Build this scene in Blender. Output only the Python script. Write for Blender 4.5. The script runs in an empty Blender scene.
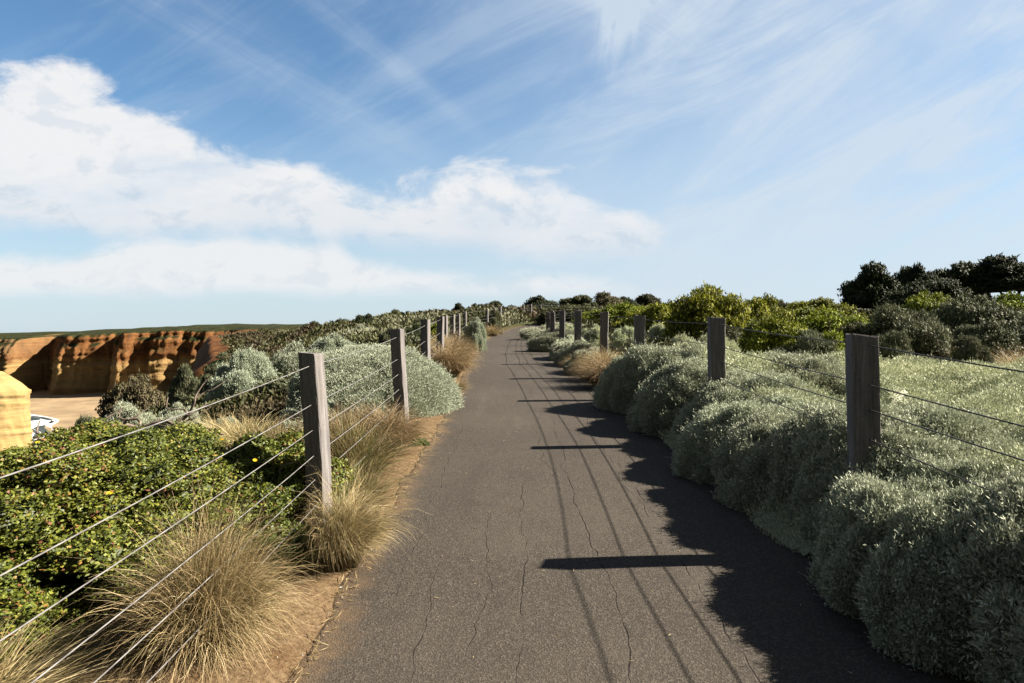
import bpy, bmesh, math, random
import numpy as np
from mathutils import Vector

R = math.radians
SC = bpy.context.scene
COL = SC.collection
S = 0.0514            # the path climbs about five in a hundred
EYE = 1.6
F = 700.0             # focal length in pixels of the 1024 wide picture
SEA = -34.4

# ------------------------------------------------------------------ numeric helpers
def hash2(ix, iy, seed=0):
    n = (ix.astype(np.int64) * 374761393 + iy.astype(np.int64) * 668265263 + seed * 1274126177) & 0x7fffffff
    n = ((n ^ (n >> 13)) * 1274126177) & 0x7fffffff
    n = (n ^ (n >> 16)) & 0x7fffffff
    return (n & 0xffffff) / float(0xffffff)

def vnoise(x, y, seed=0):
    x = np.asarray(x, float); y = np.asarray(y, float)
    ix = np.floor(x); iy = np.floor(y)
    fx = x - ix; fy = y - iy
    fx = fx * fx * (3 - 2 * fx); fy = fy * fy * (3 - 2 * fy)
    a = hash2(ix, iy, seed); b = hash2(ix + 1, iy, seed)
    c = hash2(ix, iy + 1, seed); d = hash2(ix + 1, iy + 1, seed)
    return (a * (1 - fx) + b * fx) * (1 - fy) + (c * (1 - fx) + d * fx) * fy

def fbm(x, y, seed=0, octv=4):
    t = 0; a = .5; f = 1.0
    for k in range(octv):
        t = t + a * vnoise(np.asarray(x) * f, np.asarray(y) * f, seed + k * 17)
        a *= .5; f *= 2.03
    return t

def bumps(x, y, cell, rad, seed):
    """height 0..1 of round bumps on a jittered grid (billowing cushions)."""
    gx = np.floor(x / cell); gy = np.floor(y / cell)
    out = np.zeros_like(x)
    for i in (-1, 0, 1):
        for j in (-1, 0, 1):
            cx = (gx + i + .15 + .7 * hash2(gx + i, gy + j, seed)) * cell
            cy = (gy + j + .15 + .7 * hash2(gx + i, gy + j, seed + 5)) * cell
            rr = rad * (.7 + .5 * hash2(gx + i, gy + j, seed + 9))
            am = .65 + .35 * hash2(gx + i, gy + j, seed + 13)
            d2 = ((x - cx) ** 2 + (y - cy) ** 2) / rr ** 2
            out = np.maximum(out, am * np.sqrt(np.clip(1 - d2, 0, 1)))
    return out

def norm(v):
    return v / np.maximum(np.linalg.norm(v, axis=-1, keepdims=True), 1e-9)

def sstep(a, b, x):
    t = np.clip((np.asarray(x, float) - a) / (b - a), 0, 1)
    return t * t * (3 - 2 * t)

# ------------------------------------------------------------------ the lie of the land
YL = np.array([-60, 13, 18, 23, 28, 31, 35, 38.6, 45, 52, 60, 75, 100])
XL = np.array([-.97, -.95, -1.13, -1.25, -1.1, -.8, -.2, .5, 2.4, 5.5, 10, 22, 48])
YR = np.array([-60, 9, 11, 13.7, 16.7, 20, 24, 28, 31, 35, 38.6, 45, 52, 60, 75, 100])
XR = np.array([1.92, 1.92, 1.72, 1.52, 1.33, 1.2, 1.16, 1.25, 1.55, 2.3, 3.2, 5.5, 8.8, 13.5, 26, 52])
YC = np.array([-400, -40, 0, 12, 30, 60, 100, 150, 200, 280, 330, 400])
XC = np.array([-60, -16, -10.5, -9.6, -13.5, -26, -42, -64, -86, -121, -135, -150])
def jitL(y): return .16 * (fbm(np.asarray(y) * 3.1, np.asarray(y) * 0, 21, 5) - .5) + .10 * (fbm(np.asarray(y) * .7, np.asarray(y) * 0, 25, 3) - .5)
def jitR(y): return .07 * (fbm(np.asarray(y) * 3.1, np.asarray(y) * 0, 31, 5) - .5)
def pathL(y): return np.interp(y, YL, XL)
def pathR(y): return np.interp(y, YR, XR)
def coast(y): return np.interp(y, YC, XC)

def base_z(y):
    y = np.asarray(y, float)
    a = S * np.minimum(y, 38)
    t = np.clip(y - 38, 0, 400)
    return a + 1.9 * (1 - np.exp(-t / 34.0)) + .004 * t - .10 * np.exp(-((y - 27) / 7) ** 2)

def G(x, y):
    """ground height"""
    x = np.asarray(x, float); y = np.asarray(y, float)
    z = base_z(y)
    e = coast(y)
    l0 = pathL(y) - 1.0
    t = np.clip((l0 - x) / np.maximum(l0 - e, .5), 0, 1)
    drop = np.interp(y, [-50, 0, 12, 30, 60, 100, 200, 400], [2.6, 2.6, 2.4, 2.8, 4.6, 6.0, 6.0, 2.0])
    z = z - drop * t ** np.interp(y, [12, 40], [1.6, 2.6])
    away = sstep(.1, 2.5, np.maximum(pathL(y) - x, x - pathR(y)))
    z = z + away * (.25 * (fbm(x * .35, y * .35, 3) - .47) + 1.0 * sstep(8, 60, y) * (fbm(x * .06, y * .06, 8) - .47))
    z = z + 2.2 * sstep(34, 46, y) * sstep(14, 5, x - e) * (fbm(x * .22, y * .22, 14, 5) - .5)
    z = z + .02 * sstep(.0, .3, np.maximum(pathL(y) - x, x - pathR(y))) * (fbm(x * 5, y * 5, 4) - .2)
    return z
def g1(x, y): return float(G(np.array([x]), np.array([y]))[0])

# ------------------------------------------------------------------ mesh building
class Geo:
    def __init__(s): s.v = []; s.f = []; s.m = []; s.t = []; s.n = 0
    def add(s, v, f, mat=0, tint=None):
        v = np.asarray(v, np.float32).reshape(-1, 3)
        f = np.asarray(f, np.int64)
        s.v.append(v); s.f.append(f + s.n); s.m.append(np.full(len(f), mat, np.int32))
        s.t.append(np.full(len(v), .5, np.float32) if tint is None else np.asarray(tint, np.float32))
        s.n += len(v)
    def mesh(s, name, mats, smooth=False):
        v = np.concatenate(s.v); t = np.concatenate(s.t); m = np.concatenate(s.m)
        loops = np.concatenate([f.ravel() for f in s.f]).astype(np.int32)
        tot = np.concatenate([np.full(len(f), f.shape[1], np.int32) for f in s.f])
        me = bpy.data.meshes.new(name)
        me.vertices.add(len(v)); me.vertices.foreach_set('co', v.ravel())
        me.loops.add(len(loops)); me.loops.foreach_set('vertex_index', loops)
        me.polygons.add(len(tot))
        st = np.zeros(len(tot), np.int32); st[1:] = np.cumsum(tot)[:-1]
        me.polygons.foreach_set('loop_start', st)
        me.polygons.foreach_set('loop_total', tot)
        for q in mats: me.materials.append(q)
        me.polygons.foreach_set('material_index', m)
        me.polygons.foreach_set('use_smooth', np.full(len(tot), smooth, bool))
        at = me.attributes.new('tint', 'FLOAT', 'POINT'); at.data.foreach_set('value', t)
        me.update(calc_edges=True); me.validate()
        return me

def link(name, me, loc=(0, 0, 0), rot=(0, 0, 0), scale=(1, 1, 1), parent=None):
    o = bpy.data.objects.new(name, me); COL.objects.link(o)
    o.location = loc; o.rotation_euler = rot; o.scale = scale
    if parent is not None: o.parent = parent
    return o
def tag(o, label=None, cat=None, group=None, kind=None):
    if label: o['label'] = label
    if cat: o['category'] = cat
    if group: o['group'] = group
    if kind: o['kind'] = kind
    return o
def thing(name, loc, label, cat, group=None, rot=0):
    return tag(link(name, None, loc, (0, 0, rot)), label, cat, group)

def grid_faces(nr, nc):
    i = np.arange(nr - 1)[:, None]; j = np.arange(nc - 1)[None]
    a = i * nc + j
    return np.stack([a, a + 1, a + nc + 1, a + nc], -1).reshape(-1, 4)

def leaves(geo, P, D, Sd, L, W, tint, mat=0, fold=.0, wide=.45):
    """one diamond leaf per point: P base, D direction, Sd side direction."""
    n = len(P); L = np.broadcast_to(np.asarray(L, float), (n,))[:, None]; W = np.broadcast_to(np.asarray(W, float), (n,))[:, None]
    N = np.cross(D, Sd)
    a = P; c = P + D * L
    mid = P + D * L * wide
    b = mid + Sd * W * .5 + N * W * fold
    d = mid - Sd * W * .5 + N * W * fold
    v = np.stack([a, b, c, d], 1).reshape(-1, 3)
    f = np.arange(n * 4).reshape(n, 4)
    geo.add(v, f, mat, np.repeat(tint, 4))

def rand_dirs(rng, n):
    return norm(rng.normal(size=(n, 3)))

def face_out(rng, D, N, j=.5):
    return norm(np.cross(D, norm(N + j * rng.normal(size=N.shape))))

def side_of(rng, D):
    return norm(np.cross(D, rand_dirs(rng, len(D))))

def ico(sub):
    bm = bmesh.new(); bmesh.ops.create_icosphere(bm, subdivisions=sub, radius=1)
    v = np.array([x.co[:] for x in bm.verts]); f = np.array([[q.index for q in p.verts] for p in bm.faces])
    bm.free(); return v, f
ICO3, ICO2 = ico(4), ico(3)

def tube(geo, pts, rad, seg=6, mat=0, tint=.5):
    pts = np.asarray(pts, float); n = len(pts)
    rad = np.broadcast_to(np.asarray(rad, float), (n,))
    T = norm(np.gradient(pts, axis=0))
    up = np.array([0, 0, 1.0]) if abs(T[0, 2]) < .9 else np.array([1.0, 0, 0])
    A = norm(np.cross(T, up)); B = np.cross(T, A)
    a = np.arange(seg) / seg * 2 * math.pi
    ring = pts[:, None] + rad[:, None, None] * (A[:, None] * np.cos(a)[None, :, None] + B[:, None] * np.sin(a)[None, :, None])
    v = ring.reshape(-1, 3)
    i = np.arange(n - 1)[:, None] * seg; j = np.arange(seg)[None]; k = (j + 1) % seg
    f = np.stack([i + j, i + k, i + seg + k, i + seg + j], -1).reshape(-1, 4)
    geo.add(v, f, mat, np.full(len(v), tint))

# ------------------------------------------------------------------ materials
class NT:
    def __init__(s, tree): s.t = tree
    def n(s, kind, **kw):
        x = s.t.nodes.new(kind)
        for k, v in kw.items(): setattr(x, k, v)
        return x
    def l(s, a, b): s.t.links.new(a, b)
    def put(s, sock, v):
        if isinstance(v, bpy.types.NodeSocket): s.l(v, sock)
        else: sock.default_value = v
    def m(s, op, a, b=None, c=None, clamp=False):
        x = s.n('ShaderNodeMath', operation=op); x.use_clamp = clamp
        s.put(x.inputs[0], a)
        if b is not None: s.put(x.inputs[1], b)
        if c is not None: s.put(x.inputs[2], c)
        return x.outputs[0]
    def ss(s, v, a, b, lo=0.0, hi=1.0):
        x = s.n('ShaderNodeMapRange', interpolation_type='SMOOTHSTEP')
        s.put(x.inputs['Value'], v); s.put(x.inputs['From Min'], a); s.put(x.inputs['From Max'], b)
        s.put(x.inputs['To Min'], lo); s.put(x.inputs['To Max'], hi)
        return x.outputs[0]
    def noise(s, vec, scale, detail=4, rough=.55, dist=0.0):
        x = s.n('ShaderNodeTexNoise'); s.put(x.inputs['Vector'], vec)
        x.inputs['Scale'].default_value = scale; x.inputs['Detail'].default_value = detail
        x.inputs['Roughness'].default_value = rough; x.inputs['Distortion'].default_value = dist
        return x.outputs['Fac']
    def xyz(s, x, y, z):
        c = s.n('ShaderNodeCombineXYZ'); s.put(c.inputs[0], x); s.put(c.inputs[1], y); s.put(c.inputs[2], z); return c.outputs[0]
    def mix(s, fac, a, b, blend='MIX'):
        x = s.n('ShaderNodeMix', data_type='RGBA', blend_type=blend)
        s.put(x.inputs['Factor'], fac)
        for sock, v in ((x.inputs[6], a), (x.inputs[7], b)):
            if isinstance(v, (tuple, list)): v = (*v[:3], 1)
            s.put(sock, v)
        return x.outputs[2]
    def ramp(s, fac, stops, interp='LINEAR'):
        x = s.n('ShaderNodeValToRGB'); cr = x.color_ramp; cr.interpolation = interp
        while len(cr.elements) < len(stops): cr.elements.new(1)
        for e, (p, c) in zip(cr.elements, stops): e.position = p; e.color = (*c, 1)
        s.put(x.inputs[0], fac); return x.outputs[0]
    def scale(s, vec, v3):
        x = s.n('ShaderNodeVectorMath', operation='MULTIPLY'); s.put(x.inputs[0], vec); x.inputs[1].default_value = v3
        return x.outputs[0]

def newmat(name):
    m = bpy.data.materials.new(name); m.use_nodes = True
    nt = NT(m.node_tree); m.node_tree.nodes.clear()
    out = nt.n('ShaderNodeOutputMaterial')
    b = nt.n('ShaderNodeBsdfPrincipled'); nt.l(b.outputs[0], out.inputs[0])
    b.inputs['Specular IOR Level'].default_value = .2
    b.inputs['Roughness'].default_value = .8
    return m, nt, b, out

ALB = .64     # pigment strength shared by every surface
def paint(nt, b, col, k=1.0):
    c = nt.mix(1.0, col, (ALB * k, ALB * k, ALB * k), 'MULTIPLY'); nt.put(b.inputs['Base Color'], c); return c

def leafmat(name, stops, trans=.2, rough=.65, spec=.15, vary=.12):
    m, nt, b, out = newmat(name)
    at = nt.n('ShaderNodeAttribute', attribute_name='tint')
    col = nt.ramp(at.outputs['Fac'], stops)
    oi = nt.n('ShaderNodeObjectInfo')
    hs = nt.n('ShaderNodeHueSaturation')
    hs.inputs['Hue'].default_value = .5
    nt.put(hs.inputs['Value'], nt.m('MULTIPLY_ADD', oi.outputs['Random'], vary * 2, 1 - vary))
    nt.put(hs.inputs['Hue'], nt.m('MULTIPLY_ADD', oi.outputs['Random'], .03, .485))
    nt.put(hs.inputs['Color'], col)
    lc = paint(nt, b, hs.outputs[0], 1.1)
    b.inputs['Roughness'].default_value = rough; b.inputs['Specular IOR Level'].default_value = spec
    if trans > 0:
        tr = nt.n('ShaderNodeBsdfTranslucent'); nt.put(tr.inputs[0], lc)
        mx = nt.n('ShaderNodeMixShader'); mx.inputs[0].default_value = trans
        nt.l(b.outputs[0], mx.inputs[1]); nt.l(tr.outputs[0], mx.inputs[2]); nt.l(mx.outputs[0], out.inputs[0])
    return m

M = {}
M['silver'] = leafmat('silver_leaves', [(0, (.17, .19, .13)), (.35, (.35, .38, .27)), (.75, (.53, .57, .42)), (1, (.65, .68, .52))], .12)
M['silver_pale'] = leafmat('pale_silver_leaves', [(0, (.22, .25, .175)), (.35, (.36, .405, .295)), (.75, (.48, .53, .40)), (1, (.56, .60, .47))], .12)
M['sage'] = leafmat('sage_leaves', [(0, (.24, .275, .18)), (.4, (.47, .51, .325)), (.8, (.64, .67, .44)), (1, (.68, .70, .48))], .15)
M['coast'] = leafmat('coastal_leaves', [(0, (.03, .045, .010)), (.4, (.088, .120, .018)), (.74, (.18, .215, .027)), (.88, (.26, .265, .04)), (.94, (.30, .175, .04)), (1, (.20, .09, .045))], .16, .5, .25)
M['bright'] = leafmat('bright_green_leaves', [(0, (.03, .035, .010)), (.4, (.13, .155, .014)), (.75, (.30, .335, .027)), (1, (.42, .44, .05))], .14)
M['olive'] = leafmat('olive_leaves', [(0, (.03, .035, .014)), (.5, (.065, .07, .028)), (1, (.13, .125, .05))], .12)
M['grey'] = leafmat('grey_green_leaves', [(0, (.055, .065, .035)), (.5, (.12, .135, .075)), (1, (.22, .23, .13))], .12)
M['brown'] = leafmat('brown_leaves', [(0, (.045, .036, .02)), (.4, (.10, .082, .042)), (.7, (.13, .13, .055)), (1, (.24, .21, .12))], .1)
M['dark'] = leafmat('dark_leaves', [(0, (.012, .018, .007)), (.5, (.034, .048, .016)), (1, (.075, .095, .03))], .1)
M['herb'] = leafmat('herb_leaves', [(0, (.03, .06, .012)), (.6, (.065, .12, .02)), (1, (.11, .17, .03))], .25)
M['straw'] = leafmat('straw_blades', [(0, (.09, .055, .026)), (.2, (.16, .16, .06)), (.42, (.32, .245, .11)), (.75, (.56, .445, .23)), (1, (.74, .63, .38))], .25, .5, .2)
M['tan'] = leafmat('tan_blades', [(0, (.10, .065, .030)), (.4, (.25, .175, .085)), (.8, (.38, .285, .15)), (1, (.48, .39, .23))], .25, .5, .2)
M['mixed'] = leafmat('mixed_blades', [(0, (.08, .09, .03)), (.35, (.14, .16, .05)), (.6, (.28, .23, .10)), (1, (.47, .36, .19))], .25, .5, .2)
M['petal'] = leafmat('yellow_petals', [(0, (.75, .42, .01)), (1, (.85, .58, .03))], .2)
def plain(name, stops, scale, bump=.3, rough=.85, detail=5, stretch=(1, 1, 1)):
    m, nt, b, out = newmat(name)
    tc = nt.n('ShaderNodeTexCoord')
    v = nt.scale(tc.outputs['Object'], stretch)
    f = nt.noise(v, scale, detail, .65)
    paint(nt, b, nt.ramp(f, stops)); b.inputs['Roughness'].default_value = rough
    bp = nt.n('ShaderNodeBump'); bp.inputs['Strength'].default_value = bump; bp.inputs['Distance'].default_value = .01
    nt.put(bp.inputs['Height'], f); nt.l(bp.outputs[0], b.inputs['Normal'])
    return m
M['twig'] = plain('twigs', [(.3, (.035, .026, .018)), (.7, (.075, .055, .035))], 14)
M['bark'] = plain('bark', [(.3, (.05, .038, .028)), (.7, (.12, .095, .075))], 9, stretch=(1, 1, .25))
M['deadwood'] = plain('dead_wood', [(.3, (.10, .075, .055)), (.7, (.30, .24, .19))], 30, stretch=(1, 1, .3))
M['paper'] = plain('white_paper', [(.3, (.62, .62, .60)), (.7, (.78, .78, .76))], 40, .2)
def post_mat():
    m, nt, b, out = newmat('weathered_timber')
    tc = nt.n('ShaderNodeTexCoord'); oi = nt.n('ShaderNodeObjectInfo')
    add = nt.n('ShaderNodeVectorMath', operation='ADD'); nt.put(add.inputs[0], tc.outputs['Object'])
    nt.put(add.inputs[1], nt.xyz(nt.m('MULTIPLY', oi.outputs['Random'], 37.0), 0, 0))
    grain = nt.noise(nt.scale(add.outputs[0], (38, 38, 1.6)), 1, 6, .7, .3)
    blot = nt.noise(nt.scale(add.outputs[0], (6, 6, 3.0)), 1, 4, .6)
    pits = nt.noise(add.outputs[0], 90, 2, .6)
    col = nt.ramp(grain, [(.30, (.07, .066, .066)), (.5, (.17, .158, .155)), (.72, (.30, .285, .278))])
    col = nt.mix(nt.ss(blot, .45, .75, 0, .55), col, (.20, .178, .16))
    col = nt.mix(nt.ss(pits, .60, .72, 0, .6), col, (.05, .044, .04))
    paint(nt, b, col); b.inputs['Roughness'].default_value = .9
    h = nt.m('ADD', nt.m('MULTIPLY', grain, .7), nt.m('MULTIPLY', pits, .4))
    bp = nt.n('ShaderNodeBump'); bp.inputs['Strength'].default_value = .7; bp.inputs['Distance'].default_value = .008
    nt.put(bp.inputs['Height'], h); nt.l(bp.outputs[0], b.inputs['Normal'])
    return m
M['post'] = post_mat()
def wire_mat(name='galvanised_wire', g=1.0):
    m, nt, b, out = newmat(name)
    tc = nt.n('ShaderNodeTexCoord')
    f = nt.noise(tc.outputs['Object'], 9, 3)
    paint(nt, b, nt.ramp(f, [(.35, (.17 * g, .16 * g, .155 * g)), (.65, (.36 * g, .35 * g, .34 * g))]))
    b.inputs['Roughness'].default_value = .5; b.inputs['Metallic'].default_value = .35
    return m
M['wire'] = wire_mat()
M['backlit_wire'] = wire_mat('dark_backlit_wire', .28)  # same wire in a darker colour, standing in for its backlit look

def path_mat():
    m, nt, b, out = newmat('asphalt')
    ge = nt.n('ShaderNodeNewGeometry'); P = ge.outputs['Position']
    sx = nt.n('ShaderNodeSeparateXYZ'); nt.put(sx.inputs[0], P); X, Y = sx.outputs[0], sx.outputs[1]
    big = nt.noise(P, .55, 4, .6); mid = nt.noise(P, 5, 4, .65); fine = nt.noise(P, 130, 2, .7)
    vo = nt.n('ShaderNodeTexVoronoi'); nt.put(vo.inputs['Vector'], P); vo.inputs['Scale'].default_value = 125
    vo2 = nt.n('ShaderNodeTexVoronoi'); nt.put(vo2.inputs['Vector'], P); vo2.inputs['Scale'].default_value = 60
    sepc = nt.n('ShaderNodeSeparateColor'); nt.put(sepc.inputs[0], vo.outputs['Color'])
    sepd = nt.n('ShaderNodeSeparateColor'); nt.put(sepd.inputs[0], vo2.outputs['Color'])
    col = nt.ramp(sepc.outputs[0], [(0, (.040, .033, .027)), (.55, (.062, .0535, .0435)), (.86, (.100, .087, .071)), (1, (.132, .116, .096))])
    col = nt.mix(nt.ss(fine, .35, .7, 0, .45), col, (.037, .031, .026))
    chip = nt.m('MULTIPLY', nt.ss(sepd.outputs[1], .95, .97), nt.ss(vo2.outputs['Distance'], .009, .004))
    col = nt.mix(nt.m('MULTIPLY', chip, .8), col, (.26, .23, .20))
    col = nt.mix(nt.ss(big, .38, .68, 0, .38), col, (.092, .080, .065))
    smear = nt.noise(nt.scale(P, (2.6, .45, 1)), 1, 5, .62)
    col = nt.mix(nt.ss(smear, .52, .74, 0, .42), col, (.045, .038, .031))
    col = nt.mix(nt.ss(smear, .46, .28, 0, .30), col, (.115, .102, .086))
    col = nt.mix(nt.ss(mid, .50, .75, 0, .35), col, (.041, .034, .029))
    # worn, gravelly lips and blown sand at the edges
    at = nt.n('ShaderNodeAttribute', attribute_name='tint')   # 0 at the left lip, 1 at the right lip
    e = nt.m('ADD', at.outputs['Fac'], nt.m('MULTIPLY', nt.m('SUBTRACT', mid, .5), .14))
    sand = nt.m('MULTIPLY', nt.ss(e, .085, .0), nt.ss(nt.noise(P, 2.2, 5, .7), .30, .55))
    col = nt.mix(nt.m('MULTIPLY', sand, .85), col, (.17, .112, .062))
    # long cracks that run with the path
    crack = None
    for x0, amp, seed, y0, y1, wd in ((-.42, .10, 3.1, 2.0, 4.3, .010), (.10, .13, 7.7, 1.6, 6.3, .012), (.53, .10, 12.3, 1.2, 9.5, .013), (1.02, .12, 19.9, 1.5, 7.0, .013), (.98, .10, 41.3, 4.6, 12.5, .013), (-.16, .12, 27.1, 3.0, 5.6, .009), (.28, .16, 33.3, 5.6, 15.0, .011), (-.62, .10, 52.0, 3.6, 9.0, .008)):
        na = nt.noise(nt.xyz(seed, nt.m('MULTIPLY', Y, .9), 0), 1.0, 4, .50)
        off = nt.m('MULTIPLY', nt.m('SUBTRACT', na, .5), amp * 3.4)
        d = nt.m('ABSOLUTE', nt.m('SUBTRACT', nt.m('SUBTRACT', X, x0), off))
        wn = nt.noise(nt.xyz(seed + 5, nt.m('MULTIPLY', Y, 2.6), 0), 1, 3, .6)
        w = nt.m('MULTIPLY', nt.ss(wn, .34, .64, 0.0, 1.0), wd * .50)
        k = nt.m('SUBTRACT', 1.0, nt.m('DIVIDE', d, nt.m('ADD', w, .0005)), clamp=True)
        k = nt.ss(k, 0, .6)
        k = nt.m('MULTIPLY', k, nt.m('MULTIPLY', nt.ss(Y, y0, y0 + .5), nt.ss(Y, y1, y1 - .6)))
        crack = k if crack is None else nt.m('MAXIMUM', crack, k)
    col = nt.mix(nt.m('MULTIPLY', crack, .66), col, (.022, .018, .016))
    paint(nt, b, col); b.inputs['Roughness'].default_value = .93; b.inputs['Specular IOR Level'].default_value = .12
    h = nt.m('ADD', nt.m('MULTIPLY', vo.outputs['Distance'], .6), nt.m('MULTIPLY', fine, .5))
    h = nt.m('SUBTRACT', h, nt.m('MULTIPLY', crack, 2.0))
    bp = nt.n('ShaderNodeBump'); bp.inputs['Strength'].default_value = .75; bp.inputs['Distance'].default_value = .006
    nt.put(bp.inputs['Height'], h); nt.l(bp.outputs[0], b.inputs['Normal'])
    return m
M['path'] = path_mat()

def ground_mat():
    m, nt, b, out = newmat('sandy_heath_ground')
    ge = nt.n('ShaderNodeNewGeometry'); P = ge.outputs['Position']
    at = nt.n('ShaderNodeAttribute', attribute_name='tint')   # distance from the path, 0..1 over four metres
    sn = nt.n('ShaderNodeSeparateXYZ'); nt.put(sn.inputs[0], ge.outputs['Normal'])
    n1 = nt.noise(P, 1.3, 5, .6); n2 = nt.noise(P, 30, 4, .7); n3 = nt.noise(P, .12, 5, .65); n4 = nt.noise(P, 4, 5, .7)
    sand = nt.ramp(n2, [(.25, (.085, .054, .030)), (.5, (.175, .118, .066)), (.8, (.28, .205, .125))])
    sand = nt.mix(nt.ss(n4, .5, .7, 0, .5), sand, (.115, .062, .027))
    heath = nt.ramp(n4, [(.3, (.035, .030, .016)), (.55, (.085, .075, .035)), (.8, (.15, .125, .06))])
    heath = nt.mix(nt.ss(n3, .45, .62, 0, .8), heath, (.045, .055, .018))
    f = nt.m('ADD', at.outputs['Fac'], nt.m('MULTIPLY', nt.m('SUBTRACT', n1, .5), .35))
    col = nt.mix(nt.ss(f, .08, .34), sand, heath)
    earth = nt.ramp(nt.noise(nt.scale(P, (1, 1, 3)), .6, 6, .7), [(.3, (.05, .022, .010)), (.5, (.13, .056, .02)), (.75, (.21, .105, .038))])
    ea = nt.n('ShaderNodeAttribute', attribute_name='earth')
    col = nt.mix(nt.m('MAXIMUM', ea.outputs['Fac'], nt.ss(sn.outputs[2], .93, .80)), col, earth)
    paint(nt, b, col); b.inputs['Roughness'].default_value = .95; b.inputs['Specular IOR Level'].default_value = .05
    bp = nt.n('ShaderNodeBump'); bp.inputs['Strength'].default_value = .6; bp.inputs['Distance'].default_value = .02
    nt.put(bp.inputs['Height'], nt.m('ADD', n2, n4)); nt.l(bp.outputs[0], b.inputs['Normal'])
    return m
M['ground'] = ground_mat()

def cliff_mat():
    m, nt, b, out = newmat('limestone_cliff')
    ge = nt.n('ShaderNodeNewGeometry'); P = ge.outputs['Position']
    sp = nt.n('ShaderNodeSeparateXYZ'); nt.put(sp.inputs[0], P)
    sn = nt.n('ShaderNodeSeparateXYZ'); nt.put(sn.inputs[0], ge.outputs['Normal'])
    at = nt.n('ShaderNodeAttribute', attribute_name='tint')   # 0 foot, 1 rim
    strata = nt.noise(nt.scale(P, (.012, .012, .75)), 1, 7, .75, .4)
    vert = nt.noise(nt.scale(P, (.22, .22, .025)), 1, 5, .65)
    blot = nt.noise(P, .09, 5, .65)
    lower = nt.ramp(strata, [(.3, (.18, .112, .052)), (.48, (.36, .24, .10)), (.6, (.25, .15, .063)), (.75, (.44, .31, .145))])
    upper = nt.ramp(nt.noise(P, .16, 6, .7), [(.3, (.08, .038, .018)), (.5, (.185, .082, .030)), (.75, (.27, .145, .060))])
    t = nt.m('ADD', at.outputs['Fac'], nt.m('MULTIPLY', nt.m('SUBTRACT', blot, .5), .35))
    col = nt.mix(nt.ss(t, .52, .66), lower, upper)
    col = nt.mix(nt.ss(vert, .55, .72, 0, .6), col, (.075, .047, .028))
    pale = nt.m('MULTIPLY', nt.ss(sp.outputs[0], -265, -330), nt.ss(at.outputs['Fac'], .55, .8))
    col = nt.mix(nt.m('MULTIPLY', pale, .7), col, (.28, .19, .10))
    green = nt.ramp(nt.noise(P, .35, 5, .75), [(.3, (.015, .019, .008)), (.55, (.036, .040, .016)), (.8, (.075, .068, .03))])
    veg = nt.m('MULTIPLY', nt.ss(nt.m('ADD', sn.outputs[2], nt.m('MULTIPLY', nt.m('SUBTRACT', blot, .5), .5)), .50, .74), nt.ss(at.outputs['Fac'], .58, .82))
    col = nt.mix(veg, col, green)
    paint(nt, b, col); b.inputs['Roughness'].default_value = .95; b.inputs['Specular IOR Level'].default_value = .05
    bp = nt.n('ShaderNodeBump'); bp.inputs['Strength'].default_value = .7; bp.inputs['Distance'].default_value = 1.0
    nt.put(bp.inputs['Height'], nt.m('ADD', strata, nt.m('ADD', vert, nt.noise(P, .7, 5, .7)))); nt.l(bp.outputs[0], b.inputs['Normal'])
    return m
M['cliff'] = cliff_mat()
def stack_mat():
    m, nt, b, out = newmat('yellow_limestone')
    ge = nt.n('ShaderNodeNewGeometry'); P = ge.outputs['Position']
    strata = nt.noise(nt.scale(P, (.03, .03, .8)), 1, 6, .7, .4)
    blot = nt.noise(P, .35, 5, .7)
    col = nt.ramp(strata, [(.3, (.28, .19, .075)), (.5, (.36, .255, .105)), (.75, (.43, .32, .15))])
    col = nt.mix(nt.ss(blot, .5, .75, 0, .5), col, (.24, .15, .052))
    paint(nt, b, col); b.inputs['Roughness'].default_value = .95
    bp = nt.n('ShaderNodeBump'); bp.inputs['Strength'].default_value = .6; bp.inputs['Distance'].default_value = .4
    nt.put(bp.inputs['Height'], nt.m('ADD', strata, blot)); nt.l(bp.outputs[0], b.inputs['Normal'])
    return m
M['stack'] = stack_mat()
M['beach'] = plain('wet_and_dry_sand', [(.3, (.22, .155, .09)), (.7, (.42, .31, .18))], .08, .1)
M['sea'] = plain('sea_water', [(.3, (.02, .06, .075)), (.7, (.04, .10, .12))], .2, .4, .15)
M['foam'] = plain('surf_foam', [(.3, (.62, .65, .66)), (.7, (.85, .86, .86))], .9, .3)

# ------------------------------------------------------------------ setting: ground, path, cliff, beach, sea
def axis(parts):
    out = []
    for a, b, st in parts: out.append(np.arange(a, b, st))
    return np.unique(np.concatenate(out))

ys = np.concatenate([axis([(-40, -2, 2.0), (-2, 14, .16), (14, 30, .35), (30, 60, .8), (60, 140, 3), (140, 400, 8)]), np.geomspace(400, 9000, 26)])
offs = np.concatenate([np.array([-14, -9, -7.5, -6, -4.5, -3, -1.8, -.8]), axis([(0, 5, .5), (5, 9, .14), (9, 14, .07), (14, 16, .14), (16, 26, .45), (26, 60, 1.6), (60, 200, 8)]), np.geomspace(200, 9000, 22)])
dropz = np.interp(offs, [-14, -9, -7.5, -6, -4.5, -3, -1.8, -.8, 0], [-40, -39, -24, -12, -5.5, -3.4, -1.7, -.55, 0])
YY, OO = np.meshgrid(ys, offs, indexing='ij')
XX = coast(YY) + OO + np.where(OO < 1, 2.2 * (fbm(YY * .12, OO * .1, 77) - .5), 0)
ZZ = G(np.where(OO < 0, coast(YY), XX), YY) + np.broadcast_to(dropz, YY.shape)
edge = np.maximum(pathL(YY) + jitL(YY) - XX, XX - pathR(YY) - jitR(YY))
inside = sstep(-.06, -.30, edge)
ZZ = ZZ - .06 * inside + .014 * sstep(-.10, .06, edge)
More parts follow.
